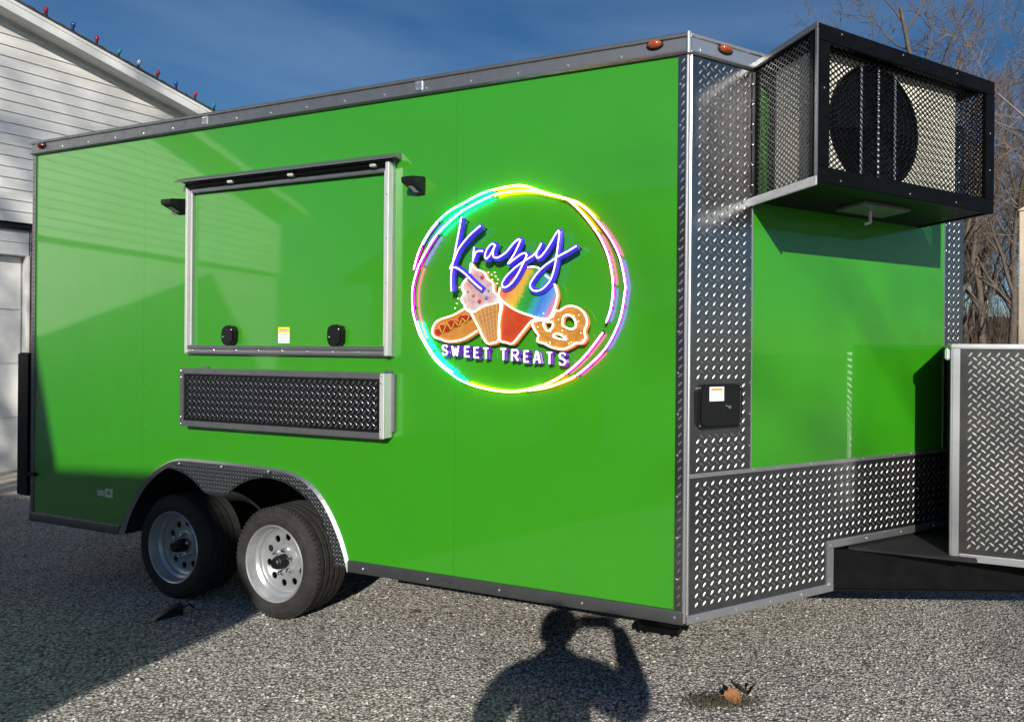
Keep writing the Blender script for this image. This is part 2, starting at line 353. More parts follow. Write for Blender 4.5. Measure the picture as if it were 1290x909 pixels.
# fender plate with two wheel cut-outs
WC = (-2.43, -3.26); WZ = 0.312
def inner(x):
    z = ZB
    for c in WC:
        q = .485 ** 2 - (x - c) ** 2
        if q > 0: z = max(z, WZ + math.sqrt(q))
    k = abs(x + 2.845)
    if k < .13: z = max(z, .665 + 1.6 * k * k)
    return min(z, .80)
xs = [-1.95 - i * (3.735 - 1.95) / 60 for i in range(61)]
loop = arch + [(x, inner(x)) for x in xs]
loop = [p for i, p in enumerate(loop) if i == 0 or math.hypot(p[0]-loop[i-1][0], p[1]-loop[i-1][1]) > .003]
fl = [(a, b) for a, b in arch if True] + [(x, inner(x)) for x in xs if inner(x) > ZB + .002 and x > arch[0][0] + .03]
fen = MB().plate([fl], -.012, -.006, SP).build('wheel_arch_fender', PLATE, tr, smooth=False)
def in_fender(a, b): 
    za = ZB
    for (p, q), (r, s) in zip(arch, arch[1:]):
        if p <= a <= r: za = q + (s - q) * (a - p) / max(1e-6, r - p)
    return inner(a) + .012 < b < za - .012
o = lugs(MB(), arch[0][0], arch[-1][0], ZB, .86, lambda a, b, h: SP(a, b, h - .006), .022, in_fender, .008, .003, .0018).build('fender_treads', LUGD, fen, kind='stuff')
fr = MB()                                                         # the rolled edge round the arch
for (a, b), (c, d) in zip(arch, arch[1:]):
    t = V((c - a, d - b)).normalized(); n = V((-t.y, t.x)) * .012; m_ = V((t.y, -t.x)) * .016
    fr.add([SP(a+n.x, b+n.y, 0.001), SP(c+n.x, d+n.y, 0.001), SP(c, d, .016), SP(a, b, .016), SP(a+m_.x, b+m_.y, -.006), SP(c+m_.x, d+m_.y, -.006)], [(0,1,2,3), (3,2,5,4)])
fr.build('fender_trim', ALU, fen, angle=80)
for px in ((229,582),(282,586),(341,592),(392,613),(413,643)):
    a, z = side(*px); screw(tr, SP(a, z - .004, .014), (0, -1, .3))
# rails
def rail(name, p0, p1, out, prof, m, z0):
    mb = MB(); k = len(prof); p0, p1 = V(p0), V(p1)
    for p in (p0, p1):
        for o_, z in prof: mb.v.append(p + V(out) * o_ + V((0, 0, z0 + z)))
    for i in range(k): mb.f.append((i, (i+1) % k, k + (i+1) % k, k + i))
    mb.f += [tuple(range(k)), tuple(range(k, 2*k))[::-1]]
    return mb.build(name, m, tr, angle=30)
TOPP = [(-.02, 0), (.012, 0), (.022, .006), (.02, .014), (.014, .018), (.014, .066), (.022, .07), (.024, .080), (.016, .088), (-.02, .088)]
ROUT = V((0, -1, 0)); NOUT = NP(0, 1, 0); ez = V((0, 0, 0))
c_out = NP(0, .0, 0)
xj1, xj2 = side(262, 150)[0], side(531, 105)[0]
for a, b in ((XT, xj1 - .001), (xj1 + .001, xj2 - .001), (xj2 + .001, -.002)):
    rail('top_rail', (a, 0, 0), (b, 0, 0), ROUT, TOPP, ALUD, 2.774)
rail('top_rail', NP(.004, 0, 0), NP(ST, 0, 0), NOUT, TOPP, ALU, 2.774)
rail('top_rail', MIR(NP(ST, 0, 0)), MIR(NP(0, 0, 0)), MIR(NOUT) - V((0, WIDE, 0)), TOPP, ALU, 2.774)
rail('top_rail', (0, WIDE, 0), (XT, WIDE, 0), V((0, 1, 0)), TOPP, ALU, 2.774)
MB().tube([(.004, -.012, 2.772), (.004, -.012, 2.862)], .012, 10).build('rail_corner_cap', ALU, tr)
for x in (xj1, xj2):
    MB().box((x - .022, -.020, 2.792), (x + .022, -.013, 2.842)).build('rail_joint_plate', ALU, tr, bevel=.002)
    for dx in (-.012, .012):
        for z in (2.803, 2.831): screw(tr, (x + dx, -.020, z), ROUT, .9)
for i in range(17):
    x = XT + .33 + i * .262
    if x < -.1: screw(tr, (x, -.015, 2.802), ROUT, .9)
for s in (.05,): screw(tr, NP(s, .015, 2.802), NOUT)
# skirt rails
SKP = [(-.02, 0), (.010, 0), (.014, .004), (.014, .050), (.010, .058), (-.02, .058)]
rail('skirt_rail', (XT, 0, 0), (arch[0][0] - .002, 0, 0), ROUT, SKP, SKIRT, ZB)
rail('skirt_rail', (arch[-1][0] + .002, 0, 0), (-.001, 0, 0), ROUT, SKP, SKIRT, ZB)
for px in ((460,721),(541,735),(631,748),(735,764),(851,783)):
    x, z = side(*px); screw(tr, (x, -.014, ZB + .030), ROUT)
NSP = [(-.01, 0), (.010, 0), (.013, .004), (.013, .034), (.010, .038), (-.01, .038)]
rail('nose_skirt_rail', NP(.006, 0, 0), NP(.83, 0, 0), NOUT, NSP, ALU, ZB)
rail('nose_skirt_rail', NP(.787, 0, 0), NP(ST, 0, 0), NOUT, NSP, ALU, .568)
MB().plate([[(.788, ZB + .0385), (.83, ZB + .0385), (.83, .5675), (.788, .5675)]], -.01, .0125, lambda a, b, h: NP(a, h, b)).build('notch_trim', ALU, tr, bevel=.002)
for s, z in ((.06, .379), (.26, .379), (.45, .379), (.63, .379), (.805, .40), (.812, .585), (1.05, .587), (1.30, .587), (1.55, .587)): screw(tr, NP(s, .013, z), NOUT)
# nose sheets
def nsheet(name, loop, m, h=.004, h0=-.02): return MB().plate([loop], h0, h, lambda a, b, q: NP(a, q, b)).build(name, m, tr, smooth=False)
ZL = .982                                                         # top of the low plate
nfn = lambda a, b, h: NP(a, h + .004, b)
nsheet('nose_panel', [(.338, ZL), (1.628, ZL), (1.628, 2.774), (.338, 2.774)], GREEN, .001)
for (a0, a1, b0, b1) in ((.018, .334, ZL + .012, 2.772), (1.634, ST, ZL + .012, 2.772)):
    p = nsheet('diamond_plate', [(a0, b0), (a1, b0), (a1, b1), (a0, b1)], PLATE)
    ins = (lambda a, b: not (.03 < a < .295 and 1.165 < b < 1.395)) if a0 < .1 else None
    lugs(MB(), a0 + .006, a1 - .004, b0, b1, nfn, inside=ins).build('plate_treads', LUG, p, kind='stuff')
low = [(.018, ZB + .02), (.80, ZB + .02), (.80, .60), (ST, .60), (ST, ZL), (.018, ZL)]
p = nsheet('diamond_plate', low, PLATE)
lugs(MB(), .024, ST, ZB + .04, ZL, nfn, inside=lambda a, b: a < .775 or b > .615).build('plate_treads', LUG, p, kind='stuff')
MB().plate([[(.018, ZL - .004), (ST, ZL - .004), (ST, ZL + .014), (.018, ZL + .014)]], .0, .0075, lambda a, b, h: NP(a, h, b)).build('plate_edge_trim', ALU, tr, bevel=.002)
for a in (.3345, 1.630):
    MB().plate([[(a - .002, ZL + .015), (a + .004, ZL + .015), (a + .004, 2.772), (a - .002, 2.772)]], 0, .006, lambda a, b, h: NP(a, h, b)).build('panel_edge_trim', ALU, tr)
for i in range(12): screw(tr, NP(.327, .006, 1.1 + i * .14), NOUT, .7)
for i in range(12): screw(tr, NP(1.640, .006, 1.1 + i * .14), NOUT, .7)
for s in (.35, .69, 1.03, 1.25, 1.38): screw(tr, NP(s, .008, ZL + .006), NOUT, .8)
for s, z in ((.30, .86), (.62, .90), (1.22, .78), (1.22, .67), (1.43, .80), (.58, .62), (.36, .66)): screw(tr, NP(s, .005, z), NOUT, .9)
# corner post: diamond plate strip turned round the corner, with a bead
p = MB().box((-.045, -.006, ZB + .059), (-.004, .02, 2.773)).build('corner_post', PLATE, tr, smooth=False)
lugs(MB(), -.043, -.006, ZB + .06, 2.77, lambda a, b, h: SP(a, b, h + .006), .036).build('plate_treads', LUG, p, kind='stuff')
MB().tube([(-.001, -.004, ZB + .01), (-.001, -.004, 2.772)], .009, 10).build('corner_bead', ALU, tr)
MB().tube([NP(.013, -.001, ZB + .04), NP(.013, -.001, 2.772)], .008, 8).build('corner_bead', ALU, tr)
for i in range(13): screw(tr, (-.035, -.006, .55 + i * .175), ROUT, .8)
p = MB().box((XT - .004, -.006, ZB + .06), (XT + .03, .02, 2.773)).build('rear_corner_post', PLATE, tr, smooth=False)
lugs(MB(), XT - .002, XT + .03, ZB + .06, 2.77, lambda a, b, h: SP(a, b, h + .006), .03).build('plate_treads', LUG, p, kind='stuff')
# rivets down the sheet seams
rvm = MB().lathe([(.0001, .002), (.003, .0015), (.0045, 0)], (0,0,0), (0,0,1), 6).mesh('rivet', GREEN)
for x in (XA + .02, XBm + .02, XBm - .012 - .6):
    for i in range(11):
        z = .62 + i * .21
        if x < -1.8 and z < .9: continue
        if -.5 > x > -1.5 and 1.25 < z < 2.3: continue
        o = link('rivet', rvm, tr, (x, -.0005, z)); o.rotation_euler = (R_(90), 0, 0)
# marker lights
def marker(p, nrm, m):
    t = V(nrm).orthogonal(); nrm = V(nrm).normalized(); al = nrm.cross(V((0,0,1)))
    b = MB(); k = 14
    for ring, (r, h) in enumerate(((1, 0), (1, .006), (.9, .009))):
        for j in range(k): b.v.append(V(p) + al * (.040 * r * math.cos(2*math.pi*j/k)) + V((0,0,1)) * (.021 * r * math.sin(2*math.pi*j/k)) + nrm * h)
    for i in range(2):
        for j in range(k): b.f.append((i*k+j, i*k+(j+1)%k, (i+1)*k+(j+1)%k, (i+1)*k+j))
    b.f.append(tuple(2*k+j for j in range(k))); base = b.build('marker_light', BLACKP, tr)
    l = MB()
    for r, h in ((.82, .008), (.8, .014), (.6, .022), (.3, .027), (.02, .028)):
        for j in range(k): l.v.append(V(p) + al * (.040 * r * math.cos(2*math.pi*j/k)) + V((0,0,1)) * (.021 * r * math.sin(2*math.pi*j/k)) + nrm * h)
    for i in range(4):
        for j in range(k): l.f.append((i*k+j, i*k+(j+1)%k, (i+1)*k+(j+1)%k, (i+1)*k+j))
    l.build('lens', m, base)
marker((side(827,59)[0], -.014, 2.828), ROUT, AMBER); marker((side(57,185)[0], -.014, 2.825), ROUT, DKRED); marker(NP(.172, .014, 2.828), NOUT, AMBER)
# power inlet cover on the nose
def rr(a0, a1, b0, b1, r, n=4):
    out = []
    for cx_, cy_, t0 in ((a1-r, b1-r, 0), (a0+r, b1-r, 90), (a0+r, b0+r, 180), (a1-r, b0+r, 270)):
        for i in range(n + 1): t = R_(t0 + 90 * i / n); out.append((cx_ + r * math.cos(t), cy_ + r * math.sin(t)))
    return out
nq = lambda a, b, h: NP(a, h, b)
inl = MB().plate([rr(.049, .276, 1.188, 1.374, .025)], .0, .018, nq).build('power_inlet_cover', BLACKP, tr, bevel=.003, label='black hinged power inlet cover')
MB().plate([rr(.062, .262, 1.2, 1.362, .02)], .018, .03, nq).build('lid', BLACKP, inl, bevel=.003)
MB().plate([[(.098, 1.305), (.172, 1.305), (.172, 1.366), (.098, 1.366)]], .0302, .0312, nq).build('warning_label', WHITE, inl, smooth=False)
MB().plate([[(.106, 1.350), (.164, 1.350), (.164, 1.360), (.106, 1.360)]], .0313, .0318, nq).build('label_stripe', ORANGEL, inl, smooth=False)
MB().lathe([(.0001, .016), (.008, .014), (.010, .004), (.010, 0)], NP(.195, .03, 1.278), NOUT, 12).build('lock', CHROME, inl)
MB().tube([NP(.258, .03, 1.21), NP(.258, .03, 1.35)], .006, 8).build('hinge', BLACKP, inl)
for z in (1.225, 1.34): screw(tr, NP(.262, .031, z), NOUT, .7)
for s, z in ((.058, 1.20), (.058, 1.362), (.268, 1.2), (.268, 1.362)): screw(tr, NP(s, .018, z), NOUT, .6)
# serving hatch
hx0, hx1, hz0, hz1 = -3.055, -1.553, 1.477, 2.470
win = MB().plate([[(hx0, hz0), (hx1, hz0), (hx1, hz1), (hx0, hz1)], [(hx0+.045, hz0+.05), (hx0+.045, hz1-.05), (hx1-.045, hz1-.05), (hx1-.045, hz0+.05)]], .0, .018, SP).build('serving_hatch', ALU, tr, smooth=False, label='silver framed serving hatch, shut')
MB().plate([[(hx0+.046, hz0+.051), (hx1-.046, hz0+.051), (hx1-.046, hz1-.051), (hx0+.046, hz1-.051)]], .0, .006, SP).build('hatch_door', GREEN, win, smooth=False)
for a, b, z, zz, h in ((hx0+.004, hx0+.020, hz0+.004, hz1-.03, .036), (hx1-.024, hx1-.002, hz0+.004, hz1-.02, .050), (hx0+.03, hx0+.044, hz0+.05, hz1-.06, .026), (hx1-.046, hx1-.030, hz0+.05, hz1-.06, .034)):
    MB().box((a, -h, z), (b, -.017, zz)).build('frame_stile', RAILW, win, bevel=.003)
for z, zz, h in ((hz0+.002, hz0+.014, .03), (hz0+.030, hz0+.049, .03)):
    MB().box((hx0+.022, -h, z), (hx1-.026, -.017, zz)).build('frame_rail', ALUD, win, bevel=.003)
MB().box((hx0+.046, -.03, hz1-.066), (hx1-.048, -.017, hz1-.046)).build('frame_rail', ALUD, win, bevel=.003)
# drip cap over the hatch
dc = MB(); prof = [(.0, hz1+.030), (.006, hz1+.034), (.050, hz1+.012), (.070, hz1-.004), (.070, hz1-.012), (.044, hz1+.002), (.0, hz1-.004)]
for x in (hx0 - .038, hx1 + .034):
    for h, z in prof: dc.v.append(SP(x, z, h))
k = len(prof)
for i in range(k): dc.f.append((i, (i+1) % k, k+(i+1) % k, k+i))
dc.f += [tuple(range(k)), tuple(range(k, 2*k))[::-1]]
dc.build('drip_cap', ALUD, win)
MB().tube([SP(hx0 + .02, hz1 - .026, .035), SP(hx1 - .03, hz1 - .026, .035)], .014, 8).build('hinge_rod', BLACK, win)
for px in ((290,219),(366,208),(470,200)):
    x, z = side(*px, off=.05); MB().box((x - .018, -.058, hz1 - .040), (x + .018, -.03, hz1 - .026)).build('hinge_clip', RAILW, win, bevel=.003)
for i in range(9): screw(tr, (hx0 + .05 + i * (hx1 - hx0 - .09) / 8, -.018, hz0 + .022), ROUT)
for i in range(4): screw(tr, (hx1 - .012, -.050, hz0 + .15 + i * .22), ROUT, .7)
for px in ((293,422),(427,422)):
    x, z = side(*px)
    lt = MB().plate([rr(x - .052, x + .052, z - .055, z + .05, .028)], .006, .024, SP).build('paddle_latch', BLACKP, win, bevel=.006)
    MB().plate([rr(x - .036, x + .036, z - .045, z + .038, .02)], .024, .031, SP).build('paddle', BLACKP, lt, bevel=.004)
    screw(tr, (x + .03, -.03, z + .03), ROUT, .8); screw(tr, (x - .034, -.03, z - .01), ROUT, .8)
(lx, lz), (lx2, lz2) = side(352, 412), side(366, 432)
st_ = MB().plate([[(lx, lz2), (lx2, lz2), (lx2, lz), (lx, lz)]], .0062, .0072, SP).build('instruction_label', WHITE, win, smooth=False)
MB().plate([[(lx, lz - .032), (lx2, lz - .032), (lx2, lz), (lx, lz)]], .0073, .0078, SP).build('label_header', YEL, st_, smooth=False)
tl = MB()
for i in range(4): tl.plate([[(lx + .012, lz - .044 - i * .011), (lx2 - .012, lz - .044 - i * .011), (lx2 - .012, lz - .040 - i * .011), (lx + .012, lz - .040 - i * .011)]], .0073, .0076, SP)
tl.plate([[(lx + .014, lz - .02), (lx2 - .014, lz - .02), (lx2 - .014, lz - .012), (lx + .014, lz - .012)]], .0079, .0082, SP)
tl.build('label_print', GREYT, st_, smooth=False)
# folded serving shelf
sx0, sx1, sz0, sz1, so_ = side(228, 500, .06)[0], -1.56, 1.068, 1.395, .06
sh = MB().box((sx0, -so_ + .006, sz0), (sx1 - .004, -.012, sz1)).build('folding_shelf', ALUD, tr, smooth=False, label='folded-down serving shelf faced in dark diamond plate')
MB().box((sx0 + .02, -so_, sz0 + .02), (sx1 - .02, -so_ + .007, sz1 - .02)).build('shelf_plate', PLATED, sh, smooth=False)
lugs(MB(), sx0 + .03, sx1 - .03, sz0 + .032, sz1 - .032, lambda a, b, h: SP(a, b, h + so_), .037).build('plate_treads', LUGD, sh, kind='stuff')
for a, b in (((sx0, -so_ - .006, sz0 - .002), (sx1, -so_ + .004, sz0 + .030)), ((sx0, -so_ - .006, sz1 - .030), (sx1, -so_ + .004, sz1 + .002))):
    MB().box(a, b).build('shelf_edge', ALUD, sh, bevel=.003)
for a, b in (((sx0 - .004, -so_ - .008, sz0), (sx0 + .026, -so_ + .003, sz1)), ((sx1 - .024, -so_ - .008, sz0), (sx1 + .004, -so_ + .003, sz1))):
    MB().box(a, b).build('shelf_edge', RAILW if a[0] > -2 else ALUD, sh, bevel=.003)
MB().box((sx1 - .003, -so_ - .002, sz0 + .003), (sx1 + .003, -.01, sz1 - .003)).build('shelf_end', RAILW, sh, bevel=.001)
for x in (sx0 + .1, sx1 - .05): MB().box((x, -.014, sz0 + .02), (x + .05, .0, sz1 + .012)).build('shelf_bracket', ALUD, sh, bevel=.002)
MB().box((sx1 + .005, -.016, sz0 + .03), (sx1 + .022, .0, sz1 - .005)).build('shelf_bracket', ALUD, sh, bevel=.002)
for x in (sx0 + .012, sx1 - .012):
    for z in (sz0 + .05, sz1 - .05, sz0 + .01, sz1 - .012): screw(tr, (x, -so_ - .008, z), ROUT, .9)
# porch lights
def porch(xl, xr, zt):
    w = xr - xl; b = MB(); P = [(xl + w*.26, 0, zt - .085), (xr, 0, zt - .085), (xr, 0, zt + .01), (xl + w*.12, 0, zt + .01),
                               (xl, .088, zt - .035), (xr - w*.08, .088, zt - .035), (xr - w*.04, .088, zt - .008), (xl, .088, zt - .008)]
    b.add([SP(x, z, h) for x, h, z in P], [(0,1,2,3), (4,7,6,5), (0,4,5,1), (1,5,6,2), (2,6,7,3), (3,7,4,0)])
    l = b.build('porch_light', BLACKP, tr, bevel=.004)
    q = [P[0], P[1], P[5], P[4]]
    def mixp(u, v): 
        a = V(q[0]).lerp(V(q[1]), u); c = V(q[3]).lerp(V(q[2]), u); r = a.lerp(c, v); return SP(r.x, r.z - .003, r.y)
    MB().add([mixp(.28, .3), mixp(.72, .3), mixp(.72, .75), mixp(.28, .75)], [(0,1,2,3)]).build('lens', LENS, l, smooth=False)
porch(side(208,260)[0] + .10, side(234,253)[0] + .012, side(222,256)[1] + .01); porch(side(503,232)[0] + .09, side(534,226)[0] + .012, side(520,229)[1] + .01)
# small maker's emblem low on the flank
(ea, eb), (ec, ed) = side(123, 616), side(142, 627)
em = MB()
for i in range(4): em.plate([[(ea, ed + .006 + i*.009), (ea + .07, ed + .006 + i*.009), (ea + .07, ed + .012 + i*.009), (ea, ed + .012 + i*.009)]], .0005, .002, SP)
em.plate([[(ea + .076, ed), (ec, ed), (ec, eb + .012), (ea + .076, eb + .012)], [(ea + .096, ed + .016), (ea + .096, eb - .004), (ec - .018, eb - .004), (ec - .018, ed + .016)]], .0005, .002, SP)
em.plate([[(ea + .118, ed + .022), (ec - .0185, ed + .022), (ec - .0185, ed + .032), (ea + .118, ed + .032)]], .0005, .0024, SP)
em.build('emblem', RAILW, tr, smooth=False)
# rear rack
rk = MB().box((XT - .145, -.012, .52), (XT - .02, .95, 1.47)).build('rear_rack', BLACK, tr, bevel=.008, label='black upright rack on the tail')
for z in (.66, 1.3): MB().box((XT - .06, .1, z - .02), (XT + .004, .16, z + .02)).build('bracket', BLACK, rk)
MB().box((XT - .07, -.012, .655), (XT + .06, .03, .68)).build('bracket', BLACK, rk, bevel=.003)
# wheels
def wheel(c, y0, far=False):
    sg = -1 if not far else 1; ax = V((0, sg, 0))
    cc = V((c, y0, WZ))
    R0 = .314; W = .215
    prof = [(.212, .0), (.222, .004), (.232, .010), (.250, .013), (.262, .011), (.266, .013), (.280, .008), (.288, .002), (.292, .003), (.302, -.008), (.309, -.020)]
    d = -.022; ribs = 5; rw = (W - .044) / ribs
    for i in range(ribs):
        prof += [(R0, d), (R0 + (.001 if i in (1,2,3) else 0), d - rw + .012), (R0 - .011, d - rw + .010), (R0 - .011, d - rw + .002)] if i < ribs - 1 else [(R0, d), (R0, d - rw)]
        d -= rw
    prof += [(.306, -W + .012), (.285, -W), (.212, -W)]
    w = MB().lathe(prof, cc, ax, 72).build('wheel', RUBBER, tr, angle=28) if False else None
    t = MB().lathe(prof, cc, ax, 72)
    tyre = t.build('wheel', RUBBER, tr, angle=28)
    tb = MB()                                                     # shoulder tread blocks
    for i in range(72):
        a = 2 * math.pi * i / 72
        p = cc + V((math.cos(a), 0, math.sin(a))) * .3105
        tb.bar(p + ax * -.010, p + ax * -.026 + V((-math.sin(a), 0, math.cos(a))) * .004, .012, .007, V((math.cos(a), 0, math.sin(a))))
    tb.build('tread_blocks', RUBBER, tyre, kind='stuff')
    rim = MB().lathe([(.200, -W + .02), (.203, -.10), (.188, -.085), (.188, -.055), (.200, -.042), (.204, -.018), (.212, -.010), (.217, .004), (.213, .010), (.206, .006), (.201, -.014), (.196, -.036), (.183, -.048), (.180, -.060), (.168, -.069), (.16, -.070)], cc, ax, 56).build('rim', WHEEL, tyre, angle=30)
    def dfn(a, b, h): return cc + V((a, 0, b)) + ax * h
    circ = lambda x, z, r, n: [(x + r * math.cos(2*math.pi*i/n), z + r * math.sin(2*math.pi*i/n)) for i in range(n)]
    loops = [circ(0, 0, .165, 48)] + [circ(.131 * math.cos(R_(36*k + 12)), .131 * math.sin(R_(36*k + 12)), .0205, 14) for k in range(10)]
    MB().plate(loops, -.076, -.070, dfn).build('wheel_disc', WHEEL, tyre, angle=30)
    MB().lathe([(.0001, -.12), (.17, -.12)], cc, ax, 24).build('brake_drum', DARK, tyre)
    MB().lathe([(.0865, -.071), (.085, -.066), (.07, -.060), (.056, -.058), (.04, -.059)], cc, ax, 28).build('hub_pad', WHEEL, tyre)
    hub = MB().lathe([(.040, -.09), (.039, -.03), (.036, -.012), (.030, -.008), (.030, .0), (.024, .006), (.0001, .007)], cc, ax, 24).build('hub_cap', BLACKP, tyre)
    for k in range(6):
        a = R_(60 * k + 20); q = cc + V((.067 * math.cos(a), 0, .067 * math.sin(a)))
        MB().lathe([(.0115, -.062), (.0115, -.038), (.009, -.030), (.0001, -.027)], q, ax, 6).build('lug_nut', CHROME, tyre)
    MB().tube([cc + ax * -.1, cc + ax * -.5], .04, 8).build('axle', DARK, tyre)
    return tyre
for c in WC: wheel(c, .05)
for c in WC: wheel(c, WIDE - .05, True)
# corner jack folded under the front corner
jk = MB(); jx = -.30
jk.box((jx - .10, .22, .29), (jx + .28, .30, .372)); jk.bar((jx - .04, .26, .30), (jx + .20, .26, .225), .05, .035)
jk.box((jx + .00, .21, .205), (jx + .20, .33, .232)); jk.bar((jx - .02, .24, .33), (jx + .24, .24, .24), .025, .025)
for k in range(4): jk.lathe([(.0001, 0), (.014, 0), (.014, .06), (.0001, .06)], (jx + .03 + k * .045, .22 + .008 * (k % 2), .203 + .007 * (k % 3)), (0, 1, 0), 8)
jk.build('corner_jack', BLACK, tr, bevel=.004)
# drawbar: two rails meeting at the coupler, ground clearance .33
for s in (1, -1):
    mid = WIDE / 2; f_ = lambda p: V(p) if s == 1 else MIR(V(p))
    p0 = V((.10, .56, .445)); p1 = V((2.35, mid - .02, .445))
    b = MB(); b.bar(f_(p0), f_(p1), .07, .19)
    db = b.build('drawbar_rail', BLACK, tr, bevel=.004)
    b = MB(); d = (p1 - p0).normalized(); sd = V((d.y, -d.x, 0))
    b.bar(f_(p0 + V((0,0,.098))), f_(p1 + V((0,0,.098))), .09, .010); b.build('flange', BLACK, db)
    b = MB(); b.bar(f_(p0 + V((0,0,-.098))), f_(p1 + V((0,0,-.098))), .09, .010); b.build('flange', BLACK, db)
MB().bar((2.25, WIDE/2, .47), (2.62, WIDE/2, .47), .10, .12).build('coupler', BLACK, tr, bevel=.01)
cp = MB(); cp.box((.62, .70, .545), (1.2, WIDE - .70, .556)); cp.build('drawbar_plate', DARK, tr)

# ================================================================== TONGUE BOX
bx0, bx1, by0, by1, bz0, bz1 = 1.089, 1.76, .75, WIDE - .75, .534, 1.563
tb = thing('tongue_box', 'diamond plate aluminium box standing on the drawbar ahead of the nose', 'storage box', ((bx0+bx1)/2, (by0+by1)/2, bz0))
MB().box((bx0 + .004, by0 + .004, bz0 + .012), (bx1 - .004, by1 - .004, bz1 - .02)).build('box_body', PLATEB, tb, smooth=False)
lugs(MB(), bx0 + .04, bx1 - .04, bz0 + .05, bz1 - .03, lambda a, b, h: V((a, by0 + .004 - h, b)), .0395, H=.0036).build('plate_treads', LUGB, tb, kind='stuff')
for x in (bx0, bx1 - .034): MB().box((x, by0 - .006, bz0), (x + .034, by0 + .006, bz1 - .004)).build('corner_trim', ALU, tb, bevel=.003)
MB().box((bx0 - .006, by0 - .002, bz0), (bx0 + .002, by0 + .04, bz1 - .004)).build('corner_trim', ALU, tb, bevel=.002)
MB().box((bx0 + .035, by0 - .004, bz0), (bx1 - .035, by0 + .006, bz0 + .035)).build('bottom_trim', ALU, tb, bevel=.003)
MB().box((bx0 - .008, by0 - .010, bz1 - .022), (bx1 + .008, by1 + .01, bz1)).build('lid', ALU, tb, bevel=.004)
MB().box((bx0 - .03, by0 + .01, bz1 - .075), (bx0 - .006, by0 + .09, bz1 - .02)).build('lid_latch', RAILW, tb, bevel=.005)
for x in (bx0 + .06, bx0 + .36): screw(tb, (x, by0 - .004, bz0 + .016), ROUT)
for y in (by0 + .12, by1 - .12): MB().box((bx0 + .02, y - .03, bz0 - .02), (bx1 - .02, y + .03, bz0 + .013)).build('mounting_rail', BLACK, tb)

# ================================================================== AIR CONDITIONER AND CAGE
cs0, cs1, cz0, cz1, CD = .325, 1.425, 2.180, 2.803, .435
cg = thing('air_conditioner_cage', 'black steel and expanded mesh cage jutting from the trailer nose', 'cage', NP((cs0+cs1)/2, 0, cz0))
def nbox(name, a, b, m, par, bevel=.003):                        # a, b in (s, off, z)
    return MB().box(a, b, lambda s, o_, z: NP(s, o_, z)).build(name, m, par, bevel=bevel)
FWd = .066
nbox('frame_bar', (cs0, CD - .022, cz1 - FWd), (cs1, CD, cz1), BLACK, cg); nbox('frame_bar', (cs0, CD - .022, cz0), (cs1, CD, cz0 + FWd), BLACK, cg)
for a in (cs0, cs1 - FWd): nbox('frame_bar', (a, CD - .0215, cz0 + FWd), (a + FWd, CD + .0005, cz1 - FWd), BLACK, cg)
for a in (cs0, cs1 - .022):
    nbox('frame_bar', (a, .006, cz1 - .03), (a + .022, CD - .0225, cz1 - .001), BLACK, cg)
    nbox('frame_bar', (a, .006, cz0 + .001), (a + .022, CD - .0225, cz0 + .03), BLACK, cg)
    nbox('frame_bar', (a, .006, cz0 + .0305), (a + .022, .032, cz1 - .0305), BLACK, cg)
    nbox('frame_bar', (a, CD - .05, cz0 + .0305), (a + .022, CD - .0225, cz1 - .0305), BLACK, cg)
nbox('floor_angle', (cs0 - .004, .002, cz0 - .012), (cs0 + .004, CD + .002, cz0 + .026), ALU, cg, .002)
nbox('top_angle', (cs0 - .003, .002, cz1 - .022), (cs0 + .003, CD + .002, cz1 + .004), ALUD, cg, .002)
nbox('corner_angle', (cs0 - .004, CD - .012, cz0 + .026), (cs0 + .004, CD + .003, cz1 - .022), ALUD, cg, .002)
nbox('cage_floor', (cs0 + .022, .006, cz0 + .006), (cs1 - .022, CD - .0225, cz0 + .016), BLACK, cg)
nbox('cage_top', (cs0 + .001, .006, cz1 - .006), (cs1 - .001, CD - .0225, cz1 - .0005), BLACK, cg)
nbox('drain_pan', (.72, .12, cz0 - .010), (1.02, .30, cz0 + .006), ALUD, cg, .004)
MB().tube([NP(.86, .2, cz0 - .008), NP(.86, .2, cz0 - .06), NP(.83, .2, cz0 - .07)], .008, 8).build('drain_spout', RAILW, cg)
def expanded(a0, a1, b0, b1, fn, cw=.030, chh=.0235, t=.0021, d=.0016):
    mb = MB(); rows = int((b1 - b0) / (chh / 2)); n = int((a1 - a0) / (cw / 2)); hw = (a1 - a0) / n
    for r in range(rows + 1):
        zc = b0 + (b1 - b0) * r / rows; amp = (b1 - b0) / rows * .42; k = len(mb.v)
        for i in range(n + 1):
            # hexagon-like wave: short flats where strands touch
            for j, fr_ in enumerate((-.16, .16)):
                a = min(a1, max(a0, a0 + (i + fr_) * hw)); sgn = 1 if (i + r) % 2 == 0 else -1; z = zc + sgn * amp
                for o_, q in ((-d, -t), (d, -t), (d, t), (-d, t)): mb.v.append(fn(a, z + q, o_))
        m = 2 * (n + 1)
        for i in range(m - 1):
            for j in range(4): mb.f.append((k+i*4+j, k+i*4+(j+1) % 4, k+(i+1)*4+(j+1) % 4, k+(i+1)*4+j))
    return mb
expanded(cs0 + FWd - .01, cs1 - FWd + .01, cz0 + FWd - .01, cz1 - FWd + .01, lambda a, b, h: NP(a, CD - .026 + h, b)).build('mesh_panel', BLACK, cg, smooth=False, kind='stuff')
MESHG = mat('grey_mesh_steel', (0.10, 0.10, 0.10), 0.35, 0.7, var=0.3, vscale=40)  # paler than the black mesh, for the left side panel
for a in (cs0 + .012, cs1 - .012):
    expanded(.02, CD - .03, cz0 + .02, cz1 - .02, lambda q, b, h, a=a: NP(a + h, q, b), .030, .0235).build('mesh_panel', MESHG if a < .5 else BLACK, cg, smooth=False, kind='stuff')
